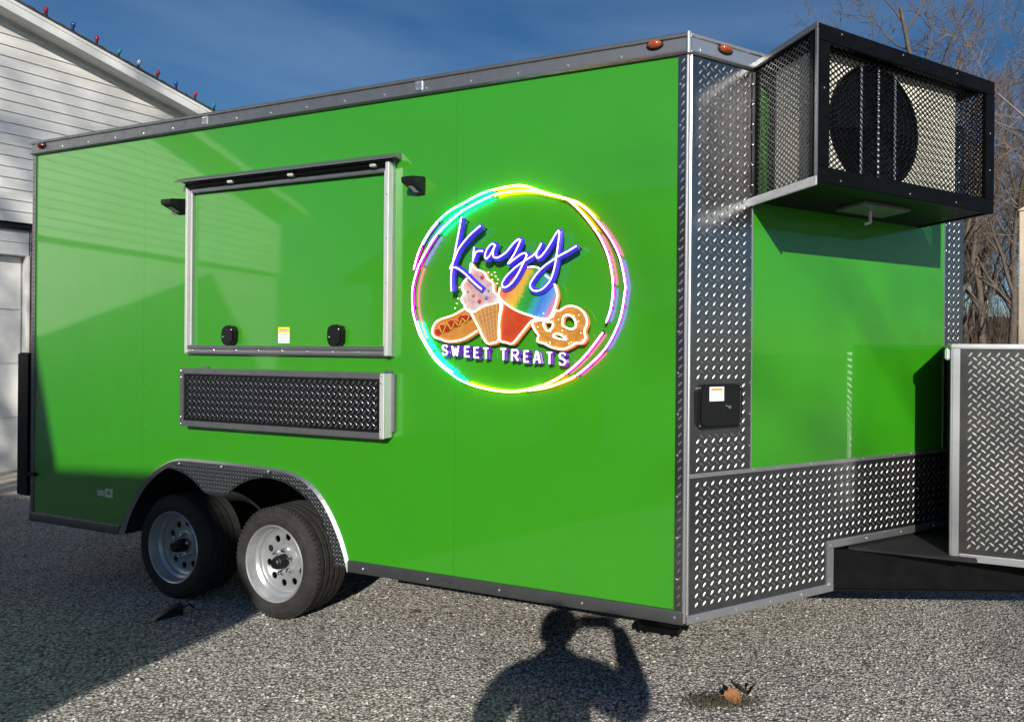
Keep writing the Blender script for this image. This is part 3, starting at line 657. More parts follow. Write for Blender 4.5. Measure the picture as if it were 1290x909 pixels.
for s, z in ((.45, cz1 - .02), (.8, cz1 - .02), (1.15, cz1 - .02), (.45, cz0 + .02), (.85, cz0 + .02), (1.15, cz0 + .02), (1.39, cz0 + .2), (1.39, cz1 - .25), (.36, cz1 - .25)): screw(cg, NP(s, CD + .001, z), NOUT, .6)
for i in range(6): screw(cg, NP(cs0 - .001, .018, cz0 + .08 + i * .09), NP(-1, 0, 0) , .7)
# the unit
as0, as1, ao0, ao1, az0, az1 = cs0 + .05, 1.245, .10, .365, cz0 + .016, cz1 - .055
ac = thing('air_conditioner', 'cream outdoor air conditioner with round black fan grille inside the cage', 'air conditioner', NP((as0+as1)/2, (ao0+ao1)/2, az0))
nbox('cabinet', (as0, ao0, az0 + .02), (as1, ao1, az1), CREAM, ac, .012)
fc = (as0 + .335, (az0 + az1) / 2 + .005)
MB().lathe([(.0001, .002), (.245, .002), (.252, .010), (.258, .012), (.262, .0)], NP(fc[0], ao1, fc[1]), NOUT, 48).build('fan_opening', BLACK, ac)
gr = MB()
for r in (.04, .07, .10, .13, .16, .19, .22, .245):
    gr.tube([NP(fc[0] + r * math.cos(2*math.pi*i/36), ao1 + .016, fc[1] + r * math.sin(2*math.pi*i/36)) for i in range(37)], .0024, 5, False)
gl = gr.build('fan_grille', BLACKP, ac, kind='stuff')
fb = MB()
for k in range(3):
    a0 = R_(120 * k); pts = []
    for i in range(9):
        for r in (.05, .23): a = a0 + R_(70) * i / 8; pts.append(NP(fc[0] + r * math.cos(a), ao1 + .003 + .009 * i / 8, fc[1] + r * math.sin(a)))
    fb.add(pts, [(2*i, 2*i+1, 2*i+3, 2*i+2) for i in range(8)])
fb.build('fan_blades', BLACKP, ac)
for ds in (-.10, .0, .10): nbox('grille_strut', (fc[0] + ds - .005, ao1 + .018, az0 + .03), (fc[0] + ds + .005, ao1 + .023, az1 - .02), RAILW, ac, .001)
for i in range(14): nbox('louvre', (as1 - .28, ao1 + .0005, az0 + .06 + i * .034), (as1 - .03, ao1 + .004, az0 + .075 + i * .034), CREAM, ac, .001)
for a in (as0 + .08, as1 - .12): nbox('foot', (a, ao0 - .02, az0), (a + .05, ao1 + .02, az0 + .021), BLACK, ac)

# ================================================================== NEON SIGN
sg = thing('neon_sign', 'lit round neon sign reading Krazy Sweet Treats with snack pictures', 'sign', (-.85, -.0, 1.31))
def emat(name, col, s, base=None):
    return mat('neon_' + name, base or tuple(min(.8, c) for c in col), 0.4, emis=col, estr=s)
NEON = {'teal': ((0.0, 1.0, 0.72), (0.55, 1.0, 0.95)), 'blue': ((0.10, 0.06, 1.0), (0.65, 0.55, 1.0)), 'magenta': ((1.0, 0.0, 0.42), (1.0, 0.55, 0.9)),
        'cyan': ((0.0, 0.75, 1.0), (0.6, 0.97, 1.0)), 'yellow': ((1.0, 0.72, 0.0), (1.0, 0.92, 0.55)), 'orange': ((1.0, 0.22, 0.02), (1.0, 0.8, 0.6)), 'purple': ((0.32, 0.0, 1.0), (0.85, 0.6, 1.0))}
CAPM = mat('tube_cap_black', (0.01, 0.01, 0.012), 0.5)
HR = .020
def pxp(pts, h): return [SP(*side(x, y, h), h) for x, y in pts]
def neon(pts, colour, rc=.0032, rb=.0058, n=5, cap=True, name='neon_tube', cs=9.0, bs=9.0, h=None):
    c, w = NEON[colour]; h = h or HR
    q = pts if isinstance(pts[0], V) else catmull(pxp(pts, h), n)
    b = MB().tube(q, rb, 8).build(name, emat(colour + '_casing', c, bs), sg)
    MB().tube([p + V((0, -rb * .75, 0)) for p in q], rc, 7).build('glowing_core', emat(colour + '_core', w, cs), b)
    if cap:
        for e, d in ((0, 1), (-1, -2)):
            v = (q[e] - q[d]).normalized() * .007
            MB().tube([q[e] - v, q[e] + v], rb * 1.15, 8).build('tube_cap', CAPM, b)
    m = q[len(q) // 2]; MB().tube([(m.x, 0.002, m.z), m], .004, 6).build('standoff', CAPM, b)
    return b
outer = [(522,339.7),(526,324),(531.6,309.7),(541,293),(552.4,278.9),(567,266),(583.9,256.6),(602,246.5),(620.9,239.6),(650,234.2),(665.4,235.8),(680.8,241.2),(707,248.9),(727,255),(741,265),(751.6,276.6),(768.6,298.9),(780.9,323.6),(787.8,355.9),(787.5,369.2),(782.4,398.5),(773.2,421.6),(760.9,441.6),(742.4,460),(725.5,473.2),(707,481.5),(688.5,487.8),(665,491.5)]
innr = [(764,406.2),(770.1,387.7),(772.8,360),(768.6,329.7),(760.9,308.2),(752.4,292.8),(736.2,271.2),(719.3,254.3),(708.5,248.9),(688.5,244.3),(673.1,241.2),(648.6,241.2),(620.9,246.6),(587,263.5),(569,277.5),(551.6,295.1),(540.8,311.2),(528.5,334.3),(521.6,357.4),(520,375.4),(521.6,395.4),(528.5,418.5),(533.1,427.8),(548.5,452.4),(568.5,470.1),(585.5,480.9),(610.1,488.6),(633.2,492.4),(655,492.2),(685.4,484.7),(711.6,470.9),(736.2,449.3),(760.1,418.5)]
outer = catmull(pxp(outer, HR), 5); innr = catmull(pxp(innr, HR), 5)
for a, b, c in ((0,2,'magenta'),(2,4,'blue'),(4,8,'teal'),(8,12,'yellow'),(12,15,'orange'),(15,17,'magenta'),(17,22,'purple'),(22,24,'magenta'),(24,27,'orange')): neon(outer[a*5:b*5+1], c)
for a, b, c in ((0,2,'purple'),(2,5,'magenta'),(5,8,'orange'),(8,12,'yellow'),(12,15,'teal'),(15,17,'purple'),(17,22,'magenta'),(22,25,'cyan'),(25,29,'yellow'),(29,30,'orange'),(30,32,'magenta')): neon(innr[a*5:b*5+1], c)
neon([(526.5,405),(534,425),(551,452),(571,469)], 'cyan', cap=False)
# script word
SCR = {'K': [[(583.9,274.6),(580,296),(576,317),(572,338),(570.8,352),(571.2,367.4)], [(607.8,285.2),(594,297.4),(580.9,313.7),(574.4,328.4),(569.2,339)], [(569.2,339),(576.9,337.8),(587.4,344.6),(598.8,356),(609.4,365)]],
 'r': [[(599.7,312.1),(598.8,321.9),(598,330)], [(599.2,326),(602.9,317.8),(611,317)]],
 'a': [[(626.5,309.7),(621.6,308.3),(615.9,315),(613.2,323.5),(615.4,326.7),(620,321.5),(624.4,313.2),(626,310.2),(623.3,318.6),(624.4,324.3),(629.8,325.1),(637.9,320.2),(642,316.2)]],
 'z': [[(642,316.2),(649.3,307.2),(655.6,302.3),(657,305.6),(650,320.9),(642.4,333),(650.9,326.7),(660.7,320.2),(665.6,321.5),(662.3,330),(654.2,346.3),(646,357.7),(637.9,362.6),(634.6,358.8),(639.5,349.5),(650.9,338.1),(662.3,330),(673.7,322.7)]],
 'y': [[(673.7,322.7),(680.2,315.3),(684.3,307.2),(679.4,316),(677.8,323.2),(682,325.1),(691.6,313.7),(704.2,292.8),(706.5,296.5),(703.8,318.6),(700.6,338.1),(694.9,354.4),(684,365.3),(674.5,366.6),(669.8,360.6),(674,351.2),(685.1,338.1),(703,325.1),(717.7,317),(728.2,310.5)]]}
SBK = mat('script_blue', (0.015, 0.012, 0.20), 0.4, emis=(0.05, 0.03, 1.0), estr=0.42); SCO = mat('script_core', (0.8, 0.7, 0.8), 0.4, emis=(1.0, 0.62, 1.0), estr=2.0)
for ch_, strokes in SCR.items():
    bk_ = MB(); co = MB(); sps = []
    for s_ in strokes:
        q = catmull(pxp(s_, .044), 6); bk_.tube(q, .0145, 10); co.tube([p + V((-.001, -.0125, .001)) for p in q], .0038, 7)
        sps += [q[1], q[-2]]
    L_ = bk_.build('script_letter', SBK, sg); co.build('glowing_core', SCO, L_)
    for e in sps: MB().tube([(e.x, .002, e.z), e], .004, 6).build('standoff', CAPM, L_)
# capitals
GL = {'S': [[(1,.82),(.8,1),(.2,1),(0,.8),(.15,.58),(.85,.42),(1,.2),(.8,0),(.2,0),(0,.18)]], 'W': [[(0,1),(.25,0),(.5,.75),(.75,0),(1,1)]], 'E': [[(1,1),(0,1),(0,0),(1,0)], [(0,.5),(.8,.5)]],
      'T': [[(0,1),(1,1)], [(.5,1),(.5,0)]], 'R': [[(0,0),(0,1),(.8,1),(1,.85),(1,.65),(.8,.5),(0,.5)], [(.5,.5),(1,0)]], 'A': [[(0,0),(.42,1),(.58,1),(1,0)], [(.15,.33),(.85,.33)]]}
CAPC = mat('capital_core', (0.8, 0.75, 0.8), 0.4, emis=(1.0, 0.8, 1.0), estr=1.7); CAPB = mat('capital_purple', (0.05, 0.01, 0.15), 0.4, emis=(0.18, 0.01, 0.8), estr=0.25)
cells = [('S',150,190,640,715),('W',218,270,645,722),('E',308,345,650,727),('E',375,412,655,735),('T',440,480,660,742),('T',562,605,665,752),('R',640,690,672,757),('E',727,765,680,765),('A',795,845,683,775),('T',888,930,690,780),('S',975,1025,695,785)]
for ch_, x0, x1, y0, y1 in cells:
    co = MB(); bb = MB()
    for s_ in GL[ch_]:
        pts = [(530 + (x0 + 4 + (x1 - x0 - 8) * u) / 5.609, 320 + (y1 - 5 - (y1 - y0 - 10) * v_) / 5.609) for u, v_ in s_]
        q = pxp(pts, .045)
        for a, b in zip(q, q[1:]): co.tube([a, b], .0035, 7); bb.tube([a + V((.003, .022, -.003)), b + V((.003, .022, -.003))], .0080, 7); bb.tube([a + V((.001, .010, -.001)), b + V((.001, .010, -.001))], .0062, 7)
    m = q[-1]; bb.tube([(m.x, .002, m.z), m + V((0, .01, 0))], .004, 6)
    L_ = co.build('capital_letter', CAPC, sg, label='capital letter ' + ch_); bb.build('letter_backing', CAPB, L_)
# snack pictures: flat lit panels with neon outlines
def pic(name, loops, m, h=.030, th=.010, par=None, label=None):
    lp = [[side(x, y, h) for x, y in L_] for L_ in loops]
    return MB().plate(lp, h - th, h, SP).build(name, m, par or sg, smooth=False, label=label)
def pmat(name, c, e=.45, var=.15, vs=60, c2=None):
    c = tuple(v_ * .42 for v_ in c); c2 = c2 and tuple(v_ * .42 for v_ in c2)
    m = mat(name, c, .5, var=var, vscale=vs, dirt=c2); b = m.node_tree.nodes['Principled BSDF']
    r = [n for n in m.node_tree.nodes if n.type == 'VALTORGB'][0]; m.node_tree.links.new(r.outputs['Color'], b.inputs['Emission Color']); b.inputs['Emission Strength'].default_value = e * .3
    return m
OUTL = mat('outline_core', (0.8, 0.75, 0.6), 0.4, emis=(1.0, 0.86, 0.58), estr=1.8); OUTB = mat('outline_casing', (0.4, 0.12, 0.03), 0.5, emis=(1.0, 0.30, 0.05), estr=0.10)
def outline(pts, par, closed=False, n=4, h=.040):
    q = catmull(pxp(pts, h), n, closed)
    if closed: q.append(q[0])
    o = MB().tube(q, .0040, 7).build('neon_outline', OUTL, par); MB().tube([p + V((.004, .012, -.004)) for p in q], .0062, 7).build('outline_casing', OUTB, par); return o
def circ2(x, y, r, n=12): return [(x + r * math.cos(2*math.pi*i/n), y + r * math.sin(2*math.pi*i/n)) for i in range(n)]
hd = [(585.3,388.6),(571,396.7),(553.2,402.9),(546.9,409.1),(544.3,418.1),(547.8,424.3),(555,427),(565.7,430.2),(583.5,427),(601,416.5),(592,396)]
t_ = pic('hot_dog_panel', [hd], pmat('bun_orange', (0.80, 0.27, 0.03), .5, .3, 40, (0.85, 0.42, 0.08)))
for x, y, r in ((551.5,418.5,4.2),(557,413.5,4.4),(563,414.5,4),(568.5,407.5,4.4),(574,408,4),(581.5,401.5,4.4),(587,400.5,4),(591,400.5,3)): pic('ketchup', [circ2(x, y, r)], pmat('ketchup_red', (0.65, 0.02, 0.015), .45), .034, .006, t_)
q = catmull(pxp([(553,411),(557.5,419),(563,407.5),(568.5,414.5),(573,405.5),(578,410),(582.5,401),(587,405.5),(591,398)], .038), 4); MB().tube(q, .0028, 6).build('mustard', pmat('mustard_yellow', (0.9, 0.65, 0.02), .7), t_)
outline(hd[:10], t_)
cone = [(592,391.3),(602,411),(612,430.5),(619.1,432),(628.1,427),(628.5,405),(627.7,381),(608.4,386),(596,392)]
t_ = pic('cone_panel', [cone], pmat('cone_tan', (0.85, 0.40, 0.10), .5, .35, 90, (0.7, 0.22, 0.04)), .032)
wf = MB()
for i in range(7): wf.tube(pxp([(595 + i * 5, 392 - i * 1.3), (607 + i * 3.2, 428 - i*.4)], .0335), .0012, 4)
for i in range(7): wf.tube(pxp([(594.5 + i * 2.6, 394 + i * 5.4), (627.5, 384 + i * 5.4)], .0335), .0012, 4)
wf.build('waffle_lines', pmat('waffle_line', (0.95, 0.72, 0.35), .7), t_)
outline([(591,390),(602,411),(612,430.5),(619.1,432.3),(628.4,427),(628.6,405),(630.5,385),(627.5,377)], t_)
ice = [(593.3,331.6),(591.5,345),(585.3,353.9),(581.7,361),(584.4,369.9),(580.8,377.1),(584.4,383.3),(587.9,390.4),(596,393.1),(608.4,386),(624.5,381.5),(629,378.8),(628.1,373.5),(621.8,367.2),(620.9,356.5),(613.8,351.2),(610.2,343.2),(598.6,338.7)]
t_ = pic('ice_cream_panel', [ice], pmat('ice_cream_pink', (0.90, 0.80, 0.80), .55, .4, 26, (0.85, 0.30, 0.36)), .034)
for x, y, r, c in ((596.8,371.7,2.8,(0.9,0.35,0.03)),(612.9,375.3,2.8,(0.10,0.30,0.8)),(604,379.7,2.8,(0.8,0.02,0.03)),(607.5,349.4,2.8,(0.8,0.02,0.03)),(590,367,1.6,(0.9,0.5,0.05)),(616,366,1.6,(0.1,0.4,0.9))):
    pt = SP(*side(x, y, .036), .036); m = pmat('candy_%d' % int(c[0]*100 + c[2]*10), c, .5); MB().lathe([(.0001, .010), (.006 * r/2.8, .007), (.0095 * r/2.8, 0)], pt, ROUT, 12).build('candy_ball', m, t_)
outline(ice, t_, True)
cup = [(629,377),(632.5,384.2),(628.1,403.8),(629,427),(637,431),(646,432),(670,403.8),(685.1,402),(665.5,396.7),(645.9,388.6)]
t_ = pic('cup_panel', [cup], pmat('cup_red', (0.72, 0.05, 0.01), .6, .3, 8, (0.85, 0.13, 0.01)), .033)
outline([(629,377),(632.5,384.2),(629,403.8),(629,427),(637,431),(646,432),(658,418),(670,404),(680,402.6)], t_)
ball = [(629.8,361.9),(629,373.5),(645.9,388.6),(665.5,396.7),(685.1,402),(693.1,398.5),(699.4,384.2),(702,371.7),(698.5,357.4),(690.5,345),(679.8,337.8),(670.8,336),(658.4,339.6),(644.1,348.5),(633.4,359.2)]
RB = bpy.data.materials.new('shaved_ice_rainbow'); RB.use_nodes = True; t = RB.node_tree; b = t.nodes['Principled BSDF']; b.inputs['Roughness'].default_value = .6
tcn = t.nodes.new('ShaderNodeTexCoord'); spx = t.nodes.new('ShaderNodeSeparateXYZ'); t.links.new(tcn.outputs['Generated'], spx.inputs[0])
nz = t.nodes.new('ShaderNodeTexNoise'); nz.inputs['Scale'].default_value = 70; nz.inputs['Detail'].default_value = 5; t.links.new(tcn.outputs['Object'], nz.inputs['Vector'])
m1 = t.nodes.new('ShaderNodeMath'); m1.operation = 'MULTIPLY_ADD'; t.links.new(spx.outputs['Z'], m1.inputs[0]); m1.inputs[1].default_value = -.42; t.links.new(spx.outputs['X'], m1.inputs[2])
m2 = t.nodes.new('ShaderNodeMath'); m2.operation = 'MULTIPLY_ADD'; t.links.new(nz.outputs['Fac'], m2.inputs[0]); m2.inputs[1].default_value = .22; t.links.new(m1.outputs[0], m2.inputs[2])
rb = t.nodes.new('ShaderNodeValToRGB'); el = rb.color_ramp.elements
stops = [(.0, (.85,.25,.2)), (.12, (.95,.5,.12)), (.26, (.85,.6,.08)), (.34, (.05,.5,.06)), (.5, (.02,.42,.08)), (.6, (.06,.5,.5)), (.7, (.08,.3,.85)), (.84, (.2,.45,.9)), (.93, (.8,.3,.45)), (1.0, (.9,.4,.4))]
while len(el) < len(stops): el.new(.5)
for k, (p_, c_) in enumerate(stops): el[k].position = p_; el[k].color = (*[(v_ ** 1.25) * .5 for v_ in c_], 1)
t.links.new(m2.outputs[0], rb.inputs['Fac']); t.links.new(rb.outputs['Color'], b.inputs['Base Color']); t.links.new(rb.outputs['Color'], b.inputs['Emission Color']); b.inputs['Emission Strength'].default_value = .2
t_ = pic('shaved_ice_panel', [ball], RB, .031)
outline([(665,337),(671.5,336),(679,337.6)], t_); outline([(687,346.5),(691.5,350.5)], t_)
outline([(698.5,357.4),(702,371.7),(699.4,384.2),(693.1,398.5),(685.1,402),(665.5,396.7),(645.9,388.6),(629,374.5),(630,362)], t_)
prz = [(670.8,405.6),(674.4,417.2),(678,421.6),(677.1,429.6),(685.1,432.3),(694,436.8),(708.3,439.8),(719,435.9),(725.2,432.3),(733.2,431.4),(737.7,425.2),(735.9,417.2),(739.5,405.6),(735,393.1),(724.3,386),(713.6,386),(704.7,391.3),(700,391),(696.7,397),(690,402)]
ho = [[(708.3,407.4),(710,398.5),(717.2,396.7),(723.4,402),(725.2,410.9),(719,414.5),(710,410.9)], [(696.7,423.4),(702,419.8),(713.6,427),(705.6,427)], [(684.2,407.4),(689.6,404.7),(696.7,407.4),(694,414.5),(688.7,416.3)]]
t_ = pic('pretzel_panel', [prz] + ho, pmat('pretzel_brown', (0.85, 0.42, 0.06), .5, .35, 30, (0.62, 0.20, 0.02)), .032)
outline(prz, t_, True)
for h_ in ho: outline(h_, t_, True)
sl_ = MB(); rs = random.Random(5)
for i in range(26):
    x, y = rs.uniform(676, 735), rs.uniform(392, 434); sl_.box(SP(*side(x, y, .033), .033) - V((.0018,.0018,.0018)), SP(*side(x, y, .033), .033) + V((.0018,.0018,.0018)))
sl_.build('salt_grains', OUTL, t_, kind='stuff')
dt = MB()
for x, y in ((615,343),(619,346),(622.8,343),(624,348),(620,352),(626,357),(579,362),(577,376),(573,388),(575,382),(627,352)): 
    p_ = SP(*side(x, y, .004), .004); dt.lathe([(.0001,.003),(.0022,.002),(.0026,-.006)], p_, ROUT, 6)
dt.build('sparkle_dots', OUTL, sg, kind='stuff')
for x, y in ((560,418),(585,410),(610,405),(615,425),(600,372),(640,412),(650,425),(660,370),(685,385),(690,360),(690,430),(730,425),(715,390)):
    a, z = side(x, y, .03); MB().tube([(a, .002, z), (a, -.024, z)], .005, 6).build('standoff', CAPM, sg)

# ================================================================== HOUSE ON THE LEFT
HD = hdir(1325, 446); HN = V((HD.y, -HD.x, 0)); H0 = ground_at(10, 600)
def HP(t, z, h=0.0): return HD * t + HN * h + V((0, 0, z))        # relative to H0
ho_ = thing('white_house', 'white sided house with gable, garage door and brick pier behind the trailer', 'house', H0, 'world'); ORG[ho_.name] = V((0,0,0))
SLP = .305; ZW0 = 5.243; TA, TE, TN = -2.6, 3.3, -8.5            # apex, far eave, near eave along the face
def rake(t): return ZW0 - SLP * t if t > TA else ZW0 - SLP * TA - SLP * (TA - t)
def houtline(z0): return [(TN, z0), (TE, z0), (TE, rake(TE)), (TA, rake(TA)), (TN, rake(TN))]
MB().plate([houtline(2.99)], -8.0, -.03, lambda a, b, h: HP(a, b, h)).build('upper_wall', TRIMW, ho_, smooth=False)
z = 2.951; i = 0
while z < rake(TA) - .02:
    zt = min(z + .126, rake(TA) - .01)
    def tlim(zz): return min(TE, (ZW0 - zz) / SLP - .01), max(TN, 2 * TA - (ZW0 - zz) / SLP + .01)
    (r0, l0), (r1, l1) = tlim(z), tlim(zt)
    vs = [HP(l0, z, .018), HP(r0, z, .018), HP(r1, zt, .004), HP(l1, zt, .004), HP(l0, z, -.031), HP(r0, z, -.031), HP(r1, zt, -.031), HP(l1, zt, -.031)]
    MB().add(vs, [(0,1,2,3), (0,4,5,1), (4,7,6,5), (3,2,6,7), (0,3,7,4), (1,5,6,2)]).build('siding_board', SIDING, ho_, smooth=False)
    z += .126
MB().box((TN, -.02, 2.90), (TE, .06, 2.950), lambda t, h, z: HP(t, z, -.10 + (h + .02) * 1.0)).build('painted_shade_strip', DARK, ho_, smooth=False)  # dark strip standing in for the shade below the projecting siding
# lower storey: garage door in a recess, brick piers
MB().plate([[(TN, 0), (-2.55, 0), (-2.55, 2.899), (TN, 2.899)]], -.3, -.06, lambda a, b, h: HP(a, b, h)).build('lower_wall', SIDING, ho_, smooth=False)
MB().plate([[(.20, 0), (TE, 0), (TE, 2.899), (.20, 2.899)]], -8.0, -.34, lambda a, b, h: HP(a, b, h)).build('lower_wall', MORTAR, ho_, smooth=False)
for a, b in ((2.578, 2.722), (2.726, 2.872)):
    MB().box((-2.54, -.22, a), (.186, -.10, b), lambda t, h, z: HP(t, z, h)).build('header_board', TRIMW, ho_, bevel=.004)
gd = MB().box((-2.54, -.30, .02), (.16, -.24, 2.577), lambda t, h, z: HP(t, z, h)).build('garage_door', TRIMW, ho_, smooth=False)
for r in range(4):
    MB().box((-2.5, -.241, .03 + r * .637), (.15, -.225, .655 + r * .637), lambda t, h, z: HP(t, z, h)).build('door_section', TRIMW, gd, bevel=.006)
MB().box((.162, -.24, .02), (.186, -.06, 2.577), lambda t, h, z: HP(t, z, h)).build('door_jamb', TRIMW, ho_, bevel=.003)
pier = MB().box((.194, -.33, 0), (.79, -.075, 2.899), lambda t, h, z: HP(t, z, h)).build('brick_pier', MORTAR, ho_, smooth=False)
bm1 = MB().box((-.0975, -.012, -.0285), (.0975, .012, .0285)).mesh('brick', BRICK, bevel=.003); bm2 = MB().box((-.0465, -.012, -.0285), (.0465, .012, .0285)).mesh('brick', BRICK, bevel=.003)
rotb = math.atan2(HD.y, HD.x); rng = random.Random(2)
for r in range(43):
    zz = .035 + r * .067
    if zz > 2.86: break
    row = [(.2915, bm1), (.4955, bm1), (.6925, bm1)] if r % 2 else [(.2405, bm2), (.3895, bm1), (.5925, bm1), (.7435, bm2)]
    for t0, me in row:
        o = link('brick', me, pier, HP(t0, zz, -.070 + rng.uniform(-.002, .003))); o.rotation_euler = (0, 0, rotb)
# roof with soffit, fascia and shingles
def roofslab(t0, t1, z0, z1, h0, h1):                             # along the rake line, z offsets from rake()
    return MB().add([HP(t, rake(t) + zz, h) for t in (t0, t1) for h in (h0, h1) for zz in (z0, z1)], [(0,1,3,2), (4,6,7,5), (0,4,5,1), (2,3,7,6), (0,2,6,4), (1,5,7,3)])
for t0, t1 in ((TA, TE + .35), (TN - .35, TA)):
    roofslab(t0, t1, .0, .014, .02, .300).build('soffit', SOFFIT, ho_, smooth=False)
    roofslab(t0, t1, -.012, .118, .300, .322).build('fascia', TRIMW, ho_, smooth=False)
    roofslab(t0, t1, .085, .125, .322, .332).build('rake_moulding', TRIMW, ho_, smooth=False)
    roofslab(t0, t1, .126, .150, -8.2, .345).build('roof', SHINGLE, ho_, smooth=False)
    roofslab(t0, t1, .0141, .1255, -8.1, .02).build('roof_deck', TRIMW, ho_, smooth=False)
    roofslab(t0, t1, -.03, -.001, .018, .03).build('frieze_trim', SOFFIT, ho_, smooth=False)
ap = MB().plate([[(-3.2, -.25), (1.6, -.25), (1.6, 1.35), (-3.2, 1.35)]], 0, 1, lambda a, b, h: H0 + HD * a + HN * b + V((0, 0, .004 + .016 * h)))
o = ap.build('concrete_apron', CONC, smooth=False); o['kind'] = 'structure'; o['label'] = 'concrete apron in front of the garage door'
# festoon lights along the rake
sl0 = thing('string_lights', 'string of unlit coloured bulbs along the house gable edge', 'string lights', H0, 'world'); ORG[sl0.name] = V((0,0,0))
CB = mat('cable_green_black', (0.01, 0.015, 0.01), .6)
ts = [-.55, -.30, -.05, .203, .432, .652, .863, 1.063, 1.26, 1.471, 1.687, 1.916, 2.15]
pts = []
for i in range(60):
    t0 = -.8 + i * .052; pts.append(HP(t0, rake(t0) + .156 - .012 * abs(math.sin(i * 1.3)), .338))
MB().tube(pts, .006, 5).build('cable', CB, sl0)
BC = {'red': (0.35, 0.01, 0.03), 'blue': (0.02, 0.06, 0.30), 'teal': (0.03, 0.28, 0.38), 'clear': (0.5, 0.5, 0.5)}
for k, t0 in enumerate(ts):
    c = ['teal', 'clear', 'blue', 'red', 'blue', 'red', 'teal', 'clear', 'red', 'blue', 'red', 'teal', 'blue'][k]
    base = HP(t0, rake(t0) + .150, .338); up = (V((0, 0, 1)) + HN * .25 + HD * rng.uniform(-.15, .15)).normalized()
    b_ = MB().lathe([(.012, .03), (.021, .045), (.024, .062), (.018, .085), (.008, .098), (.0001, .101)], base, up, 10).build('bulb', mat('bulb_' + c, BC[c], .1, coat=1.0, spec=.8), sl0, label=c + ' bulb')
    MB().lathe([(.0001, 0), (.013, 0), (.013, .034), (.010, .036)], base - up * .004, up, 8).build('socket', CB, b_)

# ================================================================== COTTAGE BEHIND THE PHOTOGRAPHER (its shadow falls on the drive)
E1 = V((.247, .969, 0)).normalized(); E2 = V((-E1.y, E1.x, 0))
PB = V((-1.615, -2.67, 0)); EH, PIT, HALF, LEN = 2.70, .752, 2.19, 9.0
co_ = thing('white_cottage', 'white sided cottage with steep gable roof and brick chimney behind the photographer', 'house', PB - E1 * HALF + E2 * LEN / 2, 'world'); ORG[co_.name] = V((0,0,0))
CB0 = co_.location.copy()
def CP(a, b, z): return PB + E2 * a - E1 * b + V((0, 0, z)) - CB0      # a along the ridge, b back from the front eave
def crz(b): return EH + PIT * (b if b < HALF else 2 * HALF - b)
ov = .32
MB().plate([[(ov, 0), (2*HALF - ov, 0), (2*HALF - ov, crz(ov) - .02), (HALF, crz(HALF) - .05), (ov, crz(ov) - .02)]], .46, LEN - ov, lambda b, z, a: CP(a, b, z)).build('wall', SIDING, co_, smooth=False)
for z in range(20):
    zz = .1 + z * .14
    MB().add([CP(ov, ov - .02, zz), CP(LEN - ov, ov - .02, zz), CP(LEN - ov, ov - .004, zz + .138), CP(ov, ov - .004, zz + .138)], [(0,1,2,3)]).add([CP(ov, ov - .02, zz), CP(LEN - ov, ov - .02, zz), CP(LEN - ov, ov + .002, zz), CP(ov, ov + .002, zz)], [(0,1,2,3)]).build('siding_board', SIDING, co_, smooth=False)
for b0, b1 in ((-.0, HALF), (HALF, 2 * HALF)):
    MB().add([CP(a if a else -.34 * (1 - abs(b - HALF) / HALF), b, crz(b) + dz) for a in (0, LEN) for b in (b0, b1) for dz in (0, .12)], [(0,1,3,2), (4,6,7,5), (0,4,5,1), (2,3,7,6), (0,2,6,4), (1,5,7,3)]).build('roof', SHINGLE, co_, smooth=False)
for a in (2.2, 5.2):
    w_ = MB().box((a, ov - .05, .95), (a + 1.0, ov - .021, 2.2), lambda a, b, z: CP(a, b, z)).build('window', TRIMW, co_, smooth=False)
    MB().box((a + .07, ov - .055, 1.02), (a + .93, ov - .049, 2.13), lambda a, b, z: CP(a, b, z)).build('pane', mat('window_glass', (0.02, 0.025, 0.03), .05, spec=.8), w_, smooth=False)
dr = MB().box((3.7, ov - .05, .05), (4.6, ov - .021, 2.1), lambda a, b, z: CP(a, b, z)).build('door', mat('door_brown', (0.12, 0.06, 0.03), .5), co_, smooth=False)
MB().box((0, .0, EH - .03), (.47, 2.3, EH + .06), lambda a, b, z: CP(a, b, z)).build('added_shadow_slab', TRIMW, co_, smooth=False)  # slab added out of view to give the cottage shadow its diagonal edge
MB().box((0, HALF - .35, 3.6), (1, HALF + .35, crz(HALF) + 1.05), lambda a, b, z: CP((.97 + .28 * (z - crz(HALF))) if a < .5 else 2.0, b, z)).build('chimney', BRICK, co_, bevel=.01)

